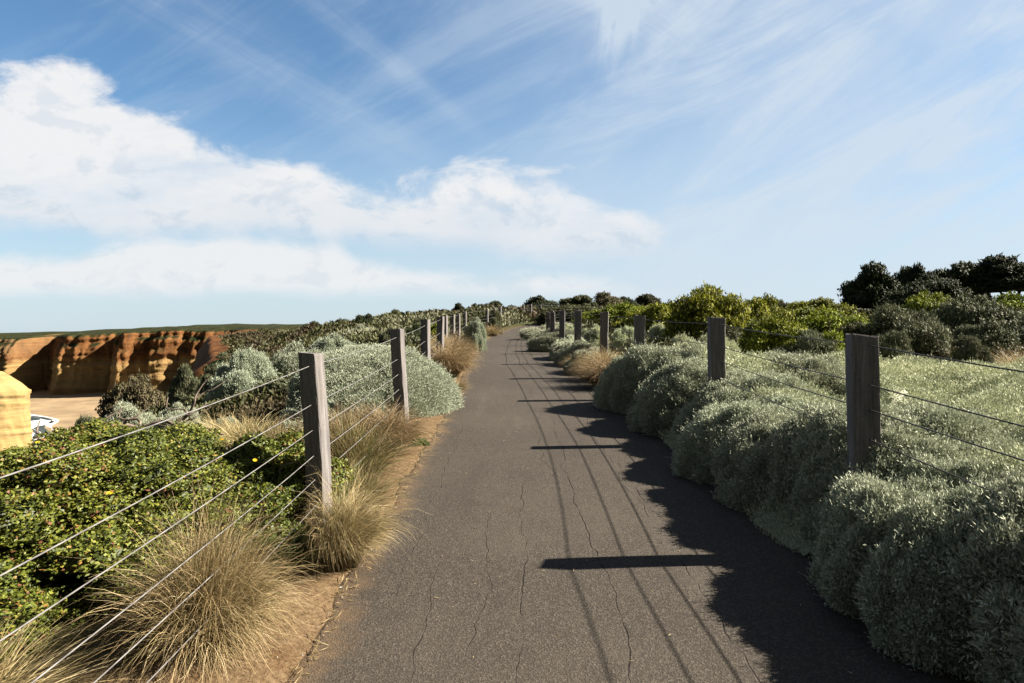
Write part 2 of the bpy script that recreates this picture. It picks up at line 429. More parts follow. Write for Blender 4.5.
ge = Geo(); ge.add(np.stack([XX, YY, ZZ], -1), grid_faces(*YY.shape), 0, np.clip(edge / 4 + .3 * sstep(24, 32, YY), 0, 1).ravel())
gm = ge.mesh('ground', [M['ground']], True)
ea = gm.attributes.new('earth', 'FLOAT', 'POINT')
ea.data.foreach_set('value', (sstep(13, 7, OO + 5 * (vnoise(YY * .2, OO * .2, 5) - .5)) * sstep(30, 40, YY)).ravel().astype(np.float32))
tag(link('ground', gm), kind='structure')

py = axis([(-12, 12, .06), (12, 40, .2), (40, 100.1, .5)])
pu = np.unique(np.concatenate([np.linspace(0, .05, 6), np.linspace(.05, .95, 25), np.linspace(.95, 1, 6)]))
Yp, U = np.meshgrid(py, pu, indexing='ij')
jl = jitL(py); jr = jitR(py)
l = (pathL(py) + jl)[:, None]; r = (pathR(py) + jr)[:, None]
Xp = l + (r - l) * U
Zp = base_z(Yp) + .012 * np.sin(U * math.pi) + .006 - .03 * (U == 0) - .03 * (U == 1)
ge = Geo(); ge.add(np.stack([Xp, Yp, Zp], -1), grid_faces(*Yp.shape), 0, U.ravel())
tag(link('path', ge.mesh('path', [M['path']], True)), kind='structure')

# far cliffs across the bay
cp = [(-1500, 800, 334), (-560, 380, 336), (-150, 425, 337), (0, 404, 334.5), (14, 420, 333), (22, 452, 331.5), (52, 446, 330.5), (56, 404, 329.5), (86, 409, 328.5), (111, 414, 327), (114, 384, 326.5), (148, 387, 325), (154, 396, 325), (164, 387, 324.5), (224, 394, 324.5), (234, 372, 325)]
cpX = np.array([(p - 512) / F * y if p > -1000 else -1500 for p, y, r_ in cp]); cpY = np.array([y for p, y, r_ in cp], float)
cpZ = np.array([EYE - (r_ - 333) / F * y for p, y, r_ in cp])
cx = np.concatenate([np.arange(-1500, -420, 12.0), np.arange(-420, -118, .8)])
order = np.argsort(cpX)
cy = np.interp(cx, cpX[order], cpY[order]); cz = np.interp(cx, cpX[order], cpZ[order])
cy = cy + 9 * (fbm(cx * .08, cx * 0, 51, 3) - .45) + 3 * (fbm(cx * .35, cx * 0, 52, 3) - .45)
cz = cz - 3.4 + 1.8 * (fbm(cx * .09, cx * 0, 53, 3) - .47)
# profile: (fraction of height, metres towards the bay)
pf = [(-.05, 9), (0, 7)] + [(.02 + .62 * k / 30, 4.5 * (1 - k / 30) ** 3) for k in range(31)] + [(.64 + .36 * k / 16, -.3 - 6.5 * (k / 16) ** 1.3) for k in range(1, 17)]
prof = np.array(pf)
inl = [(-13, .8), (-16, 1.5), (-19, 2.2), (-23, 3.0), (-28, 3.8), (-35, 4.6), (-44, 5.4), (-55, 6.0), (-75, 6.8), (-100, 7.4), (-140, 7.8), (-250, 7.5), (-600, 2), (-1500, -6), (-5000, -30)]
rows = []; tints = []
for fz, dy in prof:
    z = SEA + (cz - SEA) * fz
    nz = 3.4 * (fbm(cx * .15, cx * 0 + fz * 3.0, 61, 4) - .5) * (.85 if fz < .66 else 1.2) + 1.1 * (fbm(cx * .7, cx * 0 + fz * 14, 62, 3) - .5)
    gul = (1 - 2 * np.abs(fbm(cx * .16 + .6 * fz, cx * 0 + fz * .8, 66, 3) - .47) * 2.2); gul = np.clip(gul, 0, 1) ** 2 * (1.3 + 1.8 * sstep(.4, .8, fz))
    nz = nz - gul
    led = 2.6 * (vnoise(cx * .02, cx * 0 + fz * 26, 63) - .5)
    rows.append(np.stack([cx, cy - dy - nz - led, z + (.5 * (vnoise(cx * .3, cx * 0 + fz * 9, 64) - .5) if 0 < fz < 1 else 0)], -1)); tints.append(np.full(len(cx), np.clip(fz, 0, 1)))
for dy, up in inl:
    z = cz + up * .6 + (.9 * (fbm(cx * .15, cx * 0 + dy * .15, 65, 4) - .47)) * min(1.6, -dy / 16)
    rows.append(np.stack([cx, cy - dy, z], -1)); tints.append(np.full(len(cx), 1.0))
ge = Geo(); V = np.stack(rows); ge.add(V, grid_faces(V.shape[0], V.shape[1]), 0, np.concatenate(tints))
tag(link('cliff', ge.mesh('cliff', [M['cliff']], True)), kind='structure')

# beach and sea far below
bx = np.linspace(-460, -20, 90); by = np.linspace(60, 470, 90)
BX, BY = np.meshgrid(bx, by, indexing='ij')
shore = -199 + 5 * np.sin(BY * .05) + 3 * np.sin(BY * .13 + 1) - .8 * (BY - 300)
BZ = SEA - .15 + np.clip((BX - shore) * .03, -1.5, 2.0)
ge = Geo(); ge.add(np.stack([BX, BY, BZ], -1), grid_faces(90, 90)[:, ::-1])
tag(link('beach', ge.mesh('beach', [M['beach']], True)), kind='structure')
ge = Geo(); ge.add([(-9000, -3000, SEA - .35), (200, -3000, SEA - .35), (200, 9000, SEA - .35), (-9000, 9000, SEA - .35)], [[0, 1, 2, 3]])
tag(link('sea', ge.mesh('sea', [M['sea']])), kind='structure')
ge = Geo()
for k, (dx, wd, sd) in enumerate(((-2.5, 4.5, 1), (-9, 6.0, 2), (-17, 6.0, 3), (-27, 6.0, 5), (-44, 5.0, 4))):
    fy = np.linspace(150, 430, 160)
    fx = -199 + 5 * np.sin(fy * .05) + 3 * np.sin(fy * .13 + 1) - .8 * (fy - 300) - 2 + dx + 5 * (fbm(fy * .07, fy * 0, 90 + sd) - .5)
    w = wd * np.clip(fbm(fy * .05, fy * 0 + 3, 95 + sd) * 2.4 - .6, 0.02, 1.6)
    ge.add(np.stack([np.stack([fx - w, fy, fy * 0 + SEA - .27], -1), np.stack([fx + w, fy, fy * 0 + SEA - .27], -1)]), grid_faces(2, 160))
tag(link('surf', ge.mesh('surf', [M['foam']])), kind='stuff', label='white surf lines breaking on the beach below the cliffs', cat='surf')

# yellow limestone stack standing off the beach
def rock_stack():
    d = 215.0
    xr = (23 - 512) / F * d
    top = EYE - (372 - 333) / F * d
    a = np.linspace(0, 2 * math.pi, 120, endpoint=False)
    rows = []
    zs = np.concatenate([np.linspace(SEA - 2, top - 6.0, 44), np.linspace(top - 5.6, top, 14)])
    for z in zs:
        t = (z - SEA) / (top - SEA)
        rad = 1.0 + .07 * (1 - t) ** 2
        if z > top - 6.0: rad *= 1.0 - .55 * ((z - (top - 6.0)) / 6.0) ** 1.2
        elif z > top - 7.2: rad *= 1.03
        ca, sa = np.cos(a), np.sin(a)
        rr = rad * (1 + .20 * (fbm(ca * 2.6 + 9, sa * 2.6 + z * .05, 71, 5) - .5) + .05 * (vnoise(ca * 3 + 4, z * .9 + sa, 72) - .5) + .05 * (fbm(ca * 9, sa * 9 + z * .4, 73, 3) - .5))
        rows.append(np.stack([ca * 13 * rr, sa * 11 * rr, np.full_like(a, z)], -1))
    rows.append(np.stack([np.cos(a) * 1.5, np.sin(a) * 1.5, np.full_like(a, top + .5)], -1))
    V = np.stack(rows); n = V.shape[1]
    V = np.concatenate([V, V[:, :1]], 1)
    ge = Geo(); ge.add(V, grid_faces(V.shape[0], n + 1)[:, ::-1])
    o = link('rock_stack', ge.mesh('rock_stack', [M['stack']], True), (xr - 13.4, d, 0))
    tag(o, 'sunlit yellow limestone sea stack rising from the beach at the edge of the bay', 'sea stack')
rock_stack()

# ------------------------------------------------------------------ fences
def post_mesh(h, w, seed):
    rng = random.Random(seed)
    bm = bmesh.new()
    bmesh.ops.create_cube(bm, size=1)
    for v in bm.verts:
        v.co.x *= w; v.co.y *= w * .96; v.co.z = (h if v.co.z > 0 else -.35)
    tops = [e for e in bm.edges if all(v.co.z > h - .01 for v in e.verts)]
    sides = [e for e in bm.edges if abs(e.verts[0].co.z - e.verts[1].co.z) > .1]
    bmesh.ops.bevel(bm, geom=tops + sides, offset=.008, segments=2, affect='EDGES', profile=.6)
    bmesh.ops.subdivide_edges(bm, edges=[e for e in bm.edges if abs(e.verts[0].co.z - e.verts[1].co.z) > .5], cuts=14)
    for v in bm.verts:
        z = v.co.z
        v.co.x += .004 * math.sin(z * 5 + seed) + rng.uniform(-.0022, .0022)
        v.co.y += .004 * math.cos(z * 4.3 + seed * 2) + rng.uniform(-.0022, .0022)
        if z > h - .03: v.co.z += rng.uniform(-.008, .004) + .12 * v.co.x * math.sin(seed)
    me = bpy.data.meshes.new('post'); bm.to_mesh(me); bm.free()
    me.materials.append(M['post']); return me

def fence(posts, heights, label, seed0, sags, wire='wire'):
    root = thing('post_and_wire_fence', (posts[0][0], posts[0][1], 0), label, 'fence')
    off = Vector((-posts[0][0], -posts[0][1], 0))
    base = []
    for k, (x, y, h, lean, w, rz) in enumerate(posts):
        z = g1(x, y)
        link('post', post_mesh(h, w, seed0 + k), Vector((x, y, z)) + off, (lean[1], lean[0], rz), parent=root)
        base.append((x, y, z, h, lean))
    for i, fh in enumerate(heights):
        pts = []
        for k in range(len(base) - 1):
            (xa, ya, za, ha, la), (xb, yb, zb, hb, lb) = base[k], base[k + 1]
            fa = min(fh, ha - .055) if fh > 1.1 else fh * ha / posts[2][2]; fb = min(fh, hb - .055) if fh > 1.1 else fh * hb / posts[2][2]
            pa = np.array([xa + math.sin(la[0]) * fa, ya - math.sin(la[1]) * fa, za + fa]); pb = np.array([xb + math.sin(lb[0]) * fb, yb - math.sin(lb[1]) * fb, zb + fb])
            for q in range(6):
                t = q / 6; p = pa * (1 - t) + pb * t
                p[2] -= sags * 4 * t * (1 - t) * (1 + .4 * math.sin(i * 2.3 + k))
                pts.append(p + np.array(off))
        pts.append(pb + np.array(off))
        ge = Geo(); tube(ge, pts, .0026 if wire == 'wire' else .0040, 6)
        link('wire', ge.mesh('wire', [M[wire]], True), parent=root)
    return root

lp = [(-1.36, -1.9, 1.2, (0, 0)), (-1.34, 1.4, 1.22, (.01, 0)), (-1.30, 4.75, 1.215, (-.055, 0)), (-1.27, 8.1, 1.225, (-.05, 0)), (-1.39, 11.4, 1.225, (-.02, 0)), (-1.51, 14.7, 1.19, (.01, 0)), (-1.72, 18, 1.14, (-.01, 0)), (-1.83, 21.5, 1.12, (0, 0)), (-1.93, 25, 1.11, (.01, 0)), (-1.92, 28.5, 1.1, (0, 0)), (-1.18, 33, 1.05, (0, 0)), (-.93, 36, 1.02, (.01, 0)), (-.66, 39, 1.0, (0, 0)), (.70, 44, .95, (0, 0)), (1.25, 46.5, .95, (0, 0)), (2.0, 49.5, .95, (0, 0)), (3.4, 52.5, .95, (0, 0))]
fence([(x, y, h, ln, .128, -.26 + .10 * math.sin(k * 3.1)) for k, (x, y, h, ln) in enumerate(lp)], [1.13, .87, .70, .53, .37, .20],
      'weathered post and wire fence on the cliff side of the path', 3, .012)
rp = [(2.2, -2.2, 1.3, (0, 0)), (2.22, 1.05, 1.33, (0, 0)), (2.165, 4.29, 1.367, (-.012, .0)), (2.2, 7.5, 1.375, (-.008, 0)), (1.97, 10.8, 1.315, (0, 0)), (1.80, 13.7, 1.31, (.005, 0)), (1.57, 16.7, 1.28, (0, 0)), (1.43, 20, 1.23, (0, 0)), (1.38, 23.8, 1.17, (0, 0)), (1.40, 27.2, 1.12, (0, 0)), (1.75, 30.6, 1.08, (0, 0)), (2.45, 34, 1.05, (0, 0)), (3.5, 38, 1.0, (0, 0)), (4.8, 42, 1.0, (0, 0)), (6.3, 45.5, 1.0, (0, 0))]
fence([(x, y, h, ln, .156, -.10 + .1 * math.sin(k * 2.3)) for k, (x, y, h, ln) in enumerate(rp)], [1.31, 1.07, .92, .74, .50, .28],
      'weathered post and wire fence on the inland side, sunk in silver cushion bushes', 40, .014, 'backlit_wire')

# ------------------------------------------------------------------ plants: prototypes (unit meshes)
def lobed_radius(rng, nbig=14, nsmall=90, abig=.24, asml=.09, rbig=.62, rsml=.24):
    cb = rand_dirs(rng, nbig); cb[:, 2] = np.abs(cb[:, 2]); cs = rand_dirs(rng, nsmall); cs[:, 2] = np.abs(cs[:, 2]) * .9 - .02; cs = norm(cs)
    wb = rng.uniform(.7, 1.2, nbig) * rbig; ws = rng.uniform(.7, 1.3, nsmall) * rsml
    hb = rng.uniform(.55, 1, nbig); hs = rng.uniform(.5, 1, nsmall)
    def rad(d):
        out = np.empty(len(d))
        for i in range(0, len(d), 20000):
            q = d[i:i + 20000]
            A = np.arccos(np.clip(q @ cb.T, -1, 1)) / wb
            B = np.arccos(np.clip(q @ cs.T, -1, 1)) / ws
            out[i:i + 20000] = (1 - abig - asml) + abig * np.max(hb * np.sqrt(np.clip(1 - A * A, 0, 1)), 1) + asml * np.max(hs * np.sqrt(np.clip(1 - B * B, 0, 1)), 1)
        return out
    return rad

def cushion_mesh(name, seed, n, L, W, mat, spread=.55, up=.35, core=.93, **kw):
    rng = np.random.default_rng(seed); rad = lobed_radius(rng, **kw)
    d = rand_dirs(rng, n); d[:, 2] = np.where(d[:, 2] < -.12, -d[:, 2], d[:, 2])
    r = rad(d); e = .03
    t1 = norm(np.cross(d, rand_dirs(rng, n))); t2 = np.cross(d, t1)
    g1_ = (rad(norm(d + e * t1)) - r) / e; g2_ = (rad(norm(d + e * t2)) - r) / e
    N = norm(d * r[:, None] - t1 * g1_[:, None] - t2 * g2_[:, None])
    P = d * (r * (.985 + .03 * rng.normal(size=n)))[:, None]
    D = norm(N + spread * rng.normal(size=(n, 3)) + np.array([0, 0, up]))
    ge = Geo()
    tint = np.clip(.5 + .22 * rng.normal(size=n), 0, 1)
    leaves(ge, P - D * (L * .35), D, side_of(rng, D), L * rng.uniform(.6, 1.35, n), W * rng.uniform(.7, 1.3, n), tint)
    ns = 1300; kk = 12                                   # stray shoots that break the outline
    i0 = rng.choice(n, ns); ln = rng.uniform(.05, .15, ns) * rng.uniform(.5, 1, ns)
    SD = norm(N[i0] + .5 * rng.normal(size=(ns, 3)) + np.array([0, 0, .6])); SP = d[i0] * r[i0][:, None]
    tt = np.tile(np.linspace(0, 1, kk), ns)[:, None]; ii = np.repeat(np.arange(ns), kk)
    SB = SP[ii] + SD[ii] * tt * ln[ii][:, None]
    DD = norm(SD[ii] + .75 * rng.normal(size=(ns * kk, 3)))
    leaves(ge, SB, DD, side_of(rng, DD), L * .8, W * .8, np.clip(.6 + .2 * rng.normal(size=ns * kk), 0, 1))
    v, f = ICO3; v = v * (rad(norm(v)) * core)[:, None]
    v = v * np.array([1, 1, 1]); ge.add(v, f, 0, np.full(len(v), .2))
    return ge.mesh(name, [M[mat], M['twig']])

def clump_mesh(name, seed, n, L, W, mat, nl=22, lobe=(.26, .42), flat=.85, core=.72, spread=.8, up=.35, ring=.66, stems=True, low=.1):
    """dome of leafy clumps on unit radius and height"""
    rng = np.random.default_rng(seed)
    c = []
    k = 0
    while len(c) < nl and k < 4000:
        k += 1
        d = norm(rng.normal(size=3)); d[2] = abs(d[2])
        p = d * rng.uniform(ring * .75, ring * 1.1)
        if p[2] < low: continue
        if all(np.linalg.norm(p - q) > .24 for q in c): c.append(p)
    c.append(np.array([0, 0, .35])); c = np.array(c)
    rr = rng.uniform(lobe[0], lobe[1], len(c)); rr[-1] = .5
    pick = rng.choice(len(c), n, p=rr ** 2 / np.sum(rr ** 2))
    d = rand_dirs(rng, n); d[:, 2] = np.where(d[:, 2] < -.35, -d[:, 2], d[:, 2])
    lump = 1 + .16 * np.sin(d[:, 0] * 9 + pick * 1.7) * np.sin(d[:, 1] * 8 + pick) + .1 * np.sin(d[:, 2] * 13 + pick * 3.1)
    P = c[pick] + d * (rr[pick] * lump * rng.uniform(.62, 1.06, n) ** .7)[:, None] * np.array([1, 1, flat])
    P[:, 2] = np.maximum(P[:, 2], .02)
    D = norm(.35 * d + spread * rng.normal(size=(n, 3)) + np.array([0, 0, up]))
    ge = Geo()
    tint = np.clip(.5 + .24 * rng.normal(size=n) + .12 * np.sin(pick * 2.4), 0, 1)
    leaves(ge, P - D * L * .4, D, face_out(rng, D, d + np.array([0, 0, .5])), L * rng.uniform(.6, 1.3, n), W * rng.uniform(.7, 1.3, n), tint, fold=.12)
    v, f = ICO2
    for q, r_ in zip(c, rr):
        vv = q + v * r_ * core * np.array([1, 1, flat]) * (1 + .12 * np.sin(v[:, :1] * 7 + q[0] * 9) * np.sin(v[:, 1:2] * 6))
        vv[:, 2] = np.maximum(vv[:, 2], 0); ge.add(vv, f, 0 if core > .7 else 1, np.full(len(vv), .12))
    if stems:
        for i in range(9):
            q = c[rng.integers(len(c))]; a = rng.normal(size=2) * .12
            t = np.linspace(0, 1, 7)[:, None]
            pts = np.array([a[0], a[1], -.15]) * (1 - t) + q * t + np.array([0, 0, .08]) * np.sin(t * 3.1) * rng.normal()
            tube(ge, pts, np.linspace(.03, .012, 7), 5, 1)
    return ge.mesh(name, [M[mat], M['twig']])

def tussock_mesh(name, seed, n, L, w, mat, r0=.10, th=(0, 62), bend=(35, 95), lean=(0, 0), gcol=.35, seg=6, kink=.1, centres=1, cr=0.0):
    rng = np.random.default_rng(seed)
    rr = np.sqrt(rng.uniform(0, 1, n)); phi = rng.uniform(0, 2 * math.pi, n)
    root = np.stack([np.cos(phi) * rr * r0, np.sin(phi) * rr * r0, np.zeros(n)], -1)
    ca = rng.uniform(0, 6.283, centres); cq = np.sqrt(rng.uniform(0, 1, centres)) * cr; cq[0] *= .3; ck = rng.choice(centres, n, p=np.linspace(2, 1, centres) / np.linspace(2, 1, centres).sum())
    root = root * (1 - .35 * (centres > 1)) + np.stack([np.cos(ca[ck]) * cq[ck], np.sin(ca[ck]) * cq[ck], np.zeros(n)], -1)
    cl = rng.uniform(.62, 1.1, centres)[ck]; ct = (rng.normal(size=centres) * .16)[ck]
    if centres == 1: cl = 1.0; ct = 0.0
    nb = 26; bn = rng.integers(0, nb, n); bphi = rng.uniform(0, 2 * math.pi, nb); btl = rng.normal(size=nb) * 14; btn = rng.normal(size=nb) * .13
    own = rng.uniform(size=n) < .65; phi = np.where(own, bphi[bn] + rng.normal(size=n) * .22, phi + rng.normal(size=n) * .45)
    th0 = np.radians(th[0] + (th[1] - th[0]) * np.clip(rr + .25 * rng.normal(size=n), 0, 1.1) + np.where(own, btl[bn], 0))
    k = np.radians(rng.uniform(bend[0], bend[1], n)); Ln = L * cl * rng.uniform(.5, 1.12, n)
    h = np.stack([np.cos(phi), np.sin(phi), np.zeros(n)], -1)
    side = norm(np.stack([-np.sin(phi), np.cos(phi), np.zeros(n)], -1) + .5 * rng.normal(size=(n, 3)))
    tint = np.clip(.50 + ct + .22 * rng.normal(size=n) + np.where(own, btn[bn], 0), 0, 1)
    p = root.copy(); P = []; T = []
    wob = rng.normal(size=(n, 3)) * kink
    for i in range(seg + 1):
        s = i / seg
        P.append(p.copy()); a = th0 + k * s ** 1.3
        d = h * np.sin(a)[:, None] + np.array([0, 0, 1]) * np.cos(a)[:, None] + np.array([lean[0], lean[1], 0]) * s + wob * s
        p = p + norm(d) * (Ln / seg)[:, None]
        p[:, 2] = np.maximum(p[:, 2], .012 + .02 * rng.uniform(size=n))
        T.append(np.clip(tint - gcol * (1 - s) ** 2 + .1 * s, 0, 1))
    P = np.stack(P, 1); T = np.stack(T, 1)
    wd = w * (1 - (np.arange(seg + 1) / seg) ** 2.2 * .85)
    A = P + side[:, None] * wd[None, :, None] * .5; B = P - side[:, None] * wd[None, :, None] * .5
    V = np.stack([A, B], 2).reshape(n, -1, 3)
    b0 = (np.arange(n) * (seg + 1) * 2)[:, None]; i = (np.arange(seg) * 2)[None]
    f = np.stack([b0 + i, b0 + i + 1, b0 + i + 3, b0 + i + 2], -1).reshape(-1, 4)
    ge = Geo(); ge.add(V, f, 0, np.repeat(T[:, :, None], 2, 2).ravel())
    return ge.mesh(name, [M[mat]])

PR = {}
for i in range(3):
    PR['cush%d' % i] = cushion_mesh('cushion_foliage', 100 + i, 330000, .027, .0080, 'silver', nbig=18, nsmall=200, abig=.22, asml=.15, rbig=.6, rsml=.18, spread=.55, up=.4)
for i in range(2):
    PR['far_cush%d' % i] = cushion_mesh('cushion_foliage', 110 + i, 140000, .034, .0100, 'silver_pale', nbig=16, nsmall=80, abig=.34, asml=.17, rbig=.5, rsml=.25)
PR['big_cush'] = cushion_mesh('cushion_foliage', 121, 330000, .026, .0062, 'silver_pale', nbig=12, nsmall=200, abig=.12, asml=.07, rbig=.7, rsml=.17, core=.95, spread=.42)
for i in range(3):
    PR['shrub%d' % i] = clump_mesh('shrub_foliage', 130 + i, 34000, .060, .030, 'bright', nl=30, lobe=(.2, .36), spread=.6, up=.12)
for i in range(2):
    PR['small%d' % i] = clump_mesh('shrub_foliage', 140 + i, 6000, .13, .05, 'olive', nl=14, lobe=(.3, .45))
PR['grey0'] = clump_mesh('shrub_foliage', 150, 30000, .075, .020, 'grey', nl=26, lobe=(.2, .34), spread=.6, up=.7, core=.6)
PR['tus0'] = tussock_mesh('tussock_blades', 160, 2600, .62, .0042, 'straw', .09, (0, 62), (30, 90))
PR['tus1'] = tussock_mesh('tussock_blades', 161, 1500, .62, .006, 'tan', .13, (0, 45), (25, 85))
PR['tus2'] = tussock_mesh('tussock_blades', 162, 1500, .62, .006, 'mixed', .2, (0, 50), (10, 70))

MATV = {'bright': M['bright'], 'olive': M['olive'], 'grey': M['grey'], 'brown': M['brown'], 'dark': M['dark'], 'silver': M['silver'], 'silver_pale': M['silver_pale'], 'sage': M['sage'], 'straw': M['straw'], 'tan': M['tan'], 'mixed': M['mixed'], 'coast': M['coast']}
def plant(name, proto, x, y, sx, sy, sz, label, cat, group=None, mat=None, rz=0, sink=.03, z=None):
    o = link(name, PR[proto], (x, y, (g1(x, y) if z is None else z) - sink), (0, 0, rz), (sx, sy, sz))
    if mat:
        o.material_slots[0].link = 'OBJECT'; o.material_slots[0].material = MATV[mat]
    return tag(o, label, cat, group)
def px_plant(name, proto, x0, x1, ytop, y, label, cat, group=None, mat=None, rz=0, deep=1.0, fill=.92, wide=1.0):
    """real position and size of a plant seen between two columns of the photograph with its top on a row, standing y metres away"""
    X = ((x0 + x1) / 2 - 512) / F * y; rx = (x1 - x0) / 2 / F * y / fill * wide
    zt = EYE - (ytop - 333) / F * y; zg = g1(X, y)
    h = max((zt - zg) / .93, .15)
    return plant(name, proto, X, y, rx, rx * deep, h, label, cat, group, mat, rz)

# ------------------------------------------------------------------ cushion bushes beside the path (inland side)
G_IN = 'silver cushion bushes lining the inland edge of the path'
row = [
    (2.92, 0.65, 1.25, 1.00, 0.99, 'silver cushion bush cut by the lower corner of the picture'),
    (2.78, 1.75, 1.15, 1.00, 1.07, 'tall silver cushion bush, second from the viewer on the inland path edge'),
    (2.68, 2.72, 1.10, 0.95, 1.11, 'tallest nearby silver cushion bush with a deep shaded flank, nearer than the closest inland post'),
    (2.24, 3.62, 0.70, 0.85, 0.86, 'silver cushion bush in front of the foot of the closest inland post'),
    (2.56, 4.62, 0.98, 0.92, 1.01, 'silver cushion bush packed right behind the closest inland post'),
    (2.32, 5.50, 0.80, 0.95, 0.87, 'silver cushion bush midway between the first and second inland posts'),
    (2.26, 6.45, 0.78, 0.85, 0.81, 'silver cushion bush just in front of the second inland post'),
    (2.51, 7.45, 0.95, 0.90, 0.93, 'dark-flanked silver cushion bush hiding the foot of the second inland post'),
    (2.24, 8.60, 0.88, 1.00, 0.95, 'broad silver cushion bush bulging onto the path past the second inland post'),
    (2.28, 9.95, 1.00, 1.10, 1.12, 'rounded silver dome standing tall just nearer than the third inland post'),
    (3.5, 9.1, 1.2, 1.3, 1.05, 'wide pale-topped silver dome behind the wires between second and third inland posts'),
    (1.75, 14.6, .56, .8, .66, 'small grey cushion bush at the foot of the fourth inland post'),
    (1.66, 16.3, .58, 1.0, .72, 'grey cushion bush beside the fifth inland post where the path narrows'),
    (1.56, 18.4, .58, 1.2, .74, 'shaded cushion bush between the fifth and sixth inland posts'),
    (1.52, 21.0, .56, 1.6, .76, 'long shaded cushion bush beyond the sixth inland post'),
    (1.56, 24.4, .6, 1.8, .80, 'distant grey cushion bush along the fence just before the path bends'),
    (1.95, 28.5, .7, 2.2, .80, 'farthest grey cushion bush at the inside of the path bend'),
]
for k, (x, y, rx, ry, h, lab) in enumerate(row):
    plant('cushion_bush', ('cush%d' % (k % 3)) if y < 12 else 'far_cush%d' % (k % 2), x, y, rx, ry, h, lab, 'bush', G_IN, 'silver', k * 1.9)
G_PATCH = 'pale cushion bushes behind the inland fence'
for k, (x0, x1, yt, y, lab) in enumerate([
    (655, 705, 329, 13.0, 'pale silver cushion bush behind the wires between third and fourth inland posts'),
    (690, 745, 326, 14.0, 'pale silver cushion bush under the tallest green shrub'),
    (606, 650, 322, 17.0, 'small pale cushion bush showing between the fourth and third inland posts'),
    (572, 612, 322, 20.0, 'distant pale cushion bush behind the fifth inland post'),
    (635, 685, 320, 19.0, 'pale cushion bush at the back of the silver patch, below the bright green shrubs'),
    (556, 580, 321, 26.0, 'tiny pale cushion bush beside the far inland posts')]):
    px_plant('cushion_bush', 'far_cush%d' % (k % 2), x0, x1, yt, y, lab, 'bush', G_PATCH, 'sage', k * 1.3)

# the silver-green cover behind the inland fence that reads as one mass
def field():
    rng = np.random.default_rng(5)
    def top(y): return 12.3 + .0 * y
    def H(x, y):
        h = .22 + .42 * bumps(x, y, 1.2, .86, 3) + .14 * bumps(x + 3, y, .46, .40, 7) + .05 * bumps(x, y + 5, .17, .15, 9) + 1.0 * (fbm(x * .42, y * .42, 44) - .46)
        m = sstep(1.55, 2.35, x - .22 * np.interp(y, [0, 4, 9, 12], [1, .6, .3, 0]) - .14 * np.sin(y * 2.3)) * sstep(12.9, 11.2, y - .10 * x + .8 * (vnoise(x * .8, x * 0, 3) - .5)) * sstep(-1.0, .2, y)
        for hx, hy, hw, hd in ((4.0, 6.9, .75, .42), (5.9, 9.2, 1.0, .5), (3.15, 5.5, .4, .35), (7.4, 8.6, 1.0, .45), (3.6, 8.0, .5, .35), (4.9, 5.6, .5, .35), (7.0, 11.0, 1.2, .4), (3.3, 3.9, .3, .35)):
            q = np.exp(-((x - hx + .3 * np.sin(y * 3)) / hw) ** 2 - ((y - hy + .2 * np.sin(x * 4)) / hd) ** 2)
            q2 = np.exp(-((x - hx - hw * 1.25) / (hw * .7)) ** 2 - ((y - hy) / (hd * 1.3)) ** 2)
            h = h * (1 - .85 * q) + .22 * q2
        h = np.maximum(h, .05)
        return h * m, m
    gx = np.concatenate([np.arange(1.55, 6, .04), np.arange(6, 15.5, .12)]); gy = np.concatenate([np.arange(-1, 6, .055), np.arange(6, 16.5, .12)])
    X, Y = np.meshgrid(gx, gy, indexing='ij')
    h, m = H(X, Y)
    ff = grid_faces(*X.shape)[:, ::-1]; ff = ff[m.ravel()[ff].min(1) > .10]
    ge = Geo(); ge.add(np.stack([X, Y, G(X, Y) + h * .93 - .05], -1), ff, 0, np.full(X.size, .2))
    n = 2600000
    y = 16.5 * rng.uniform(0, 1, n) ** .80 - .6; x = 1.6 + (np.minimum(y * .95 + 2.2, 13)) * rng.uniform(0, 1, n) ** .9
    w = .08 + .92 * np.clip(5.0 / np.maximum(np.hypot(x, y), 3), 0, 1) ** 1.0
    keep = rng.uniform(size=n) < w * .62
    x, y = x[keep], y[keep]
    h, m = H(x, y); keep = m > .08; x, y, h = x[keep], y[keep], h[keep]; n = len(x)
    e = .02
    dx = (H(x + e, y)[0] - h) / e; dy = (H(x, y + e)[0] - h) / e
    N = norm(np.stack([-dx, -dy, np.ones(n)], -1))
    D = norm(N + .55 * rng.normal(size=(n, 3)) + np.array([0, 0, .5]))
    dist = np.hypot(x, y)
    L = (.012 + .0019 * dist) * rng.uniform(.6, 1.35, n); W = (.0044 + .0009 * dist) * rng.uniform(.7, 1.3, n)
    # slope-stretched surfaces need proportionally deeper seating
    P = np.stack([x, y, G(x, y) + h - .012], -1) + N * ((.012 + .002 * dist) * rng.normal(size=n))[:, None]
    patch = fbm(x * .7, y * .7, 88)
    tint = np.clip(.42 + .22 * rng.normal(size=n) + .9 * (patch - .47), 0, 1)
    leaves(ge, P - D * L[:, None] * .3, D, side_of(rng, D), L, W, tint)
    o = link('ground_cover', ge.mesh('ground_cover', [M['sage'], M['twig']]))
    tag(o, 'pale silver-green ground cover billowing behind the inland fence', 'ground cover', kind='stuff')
field()

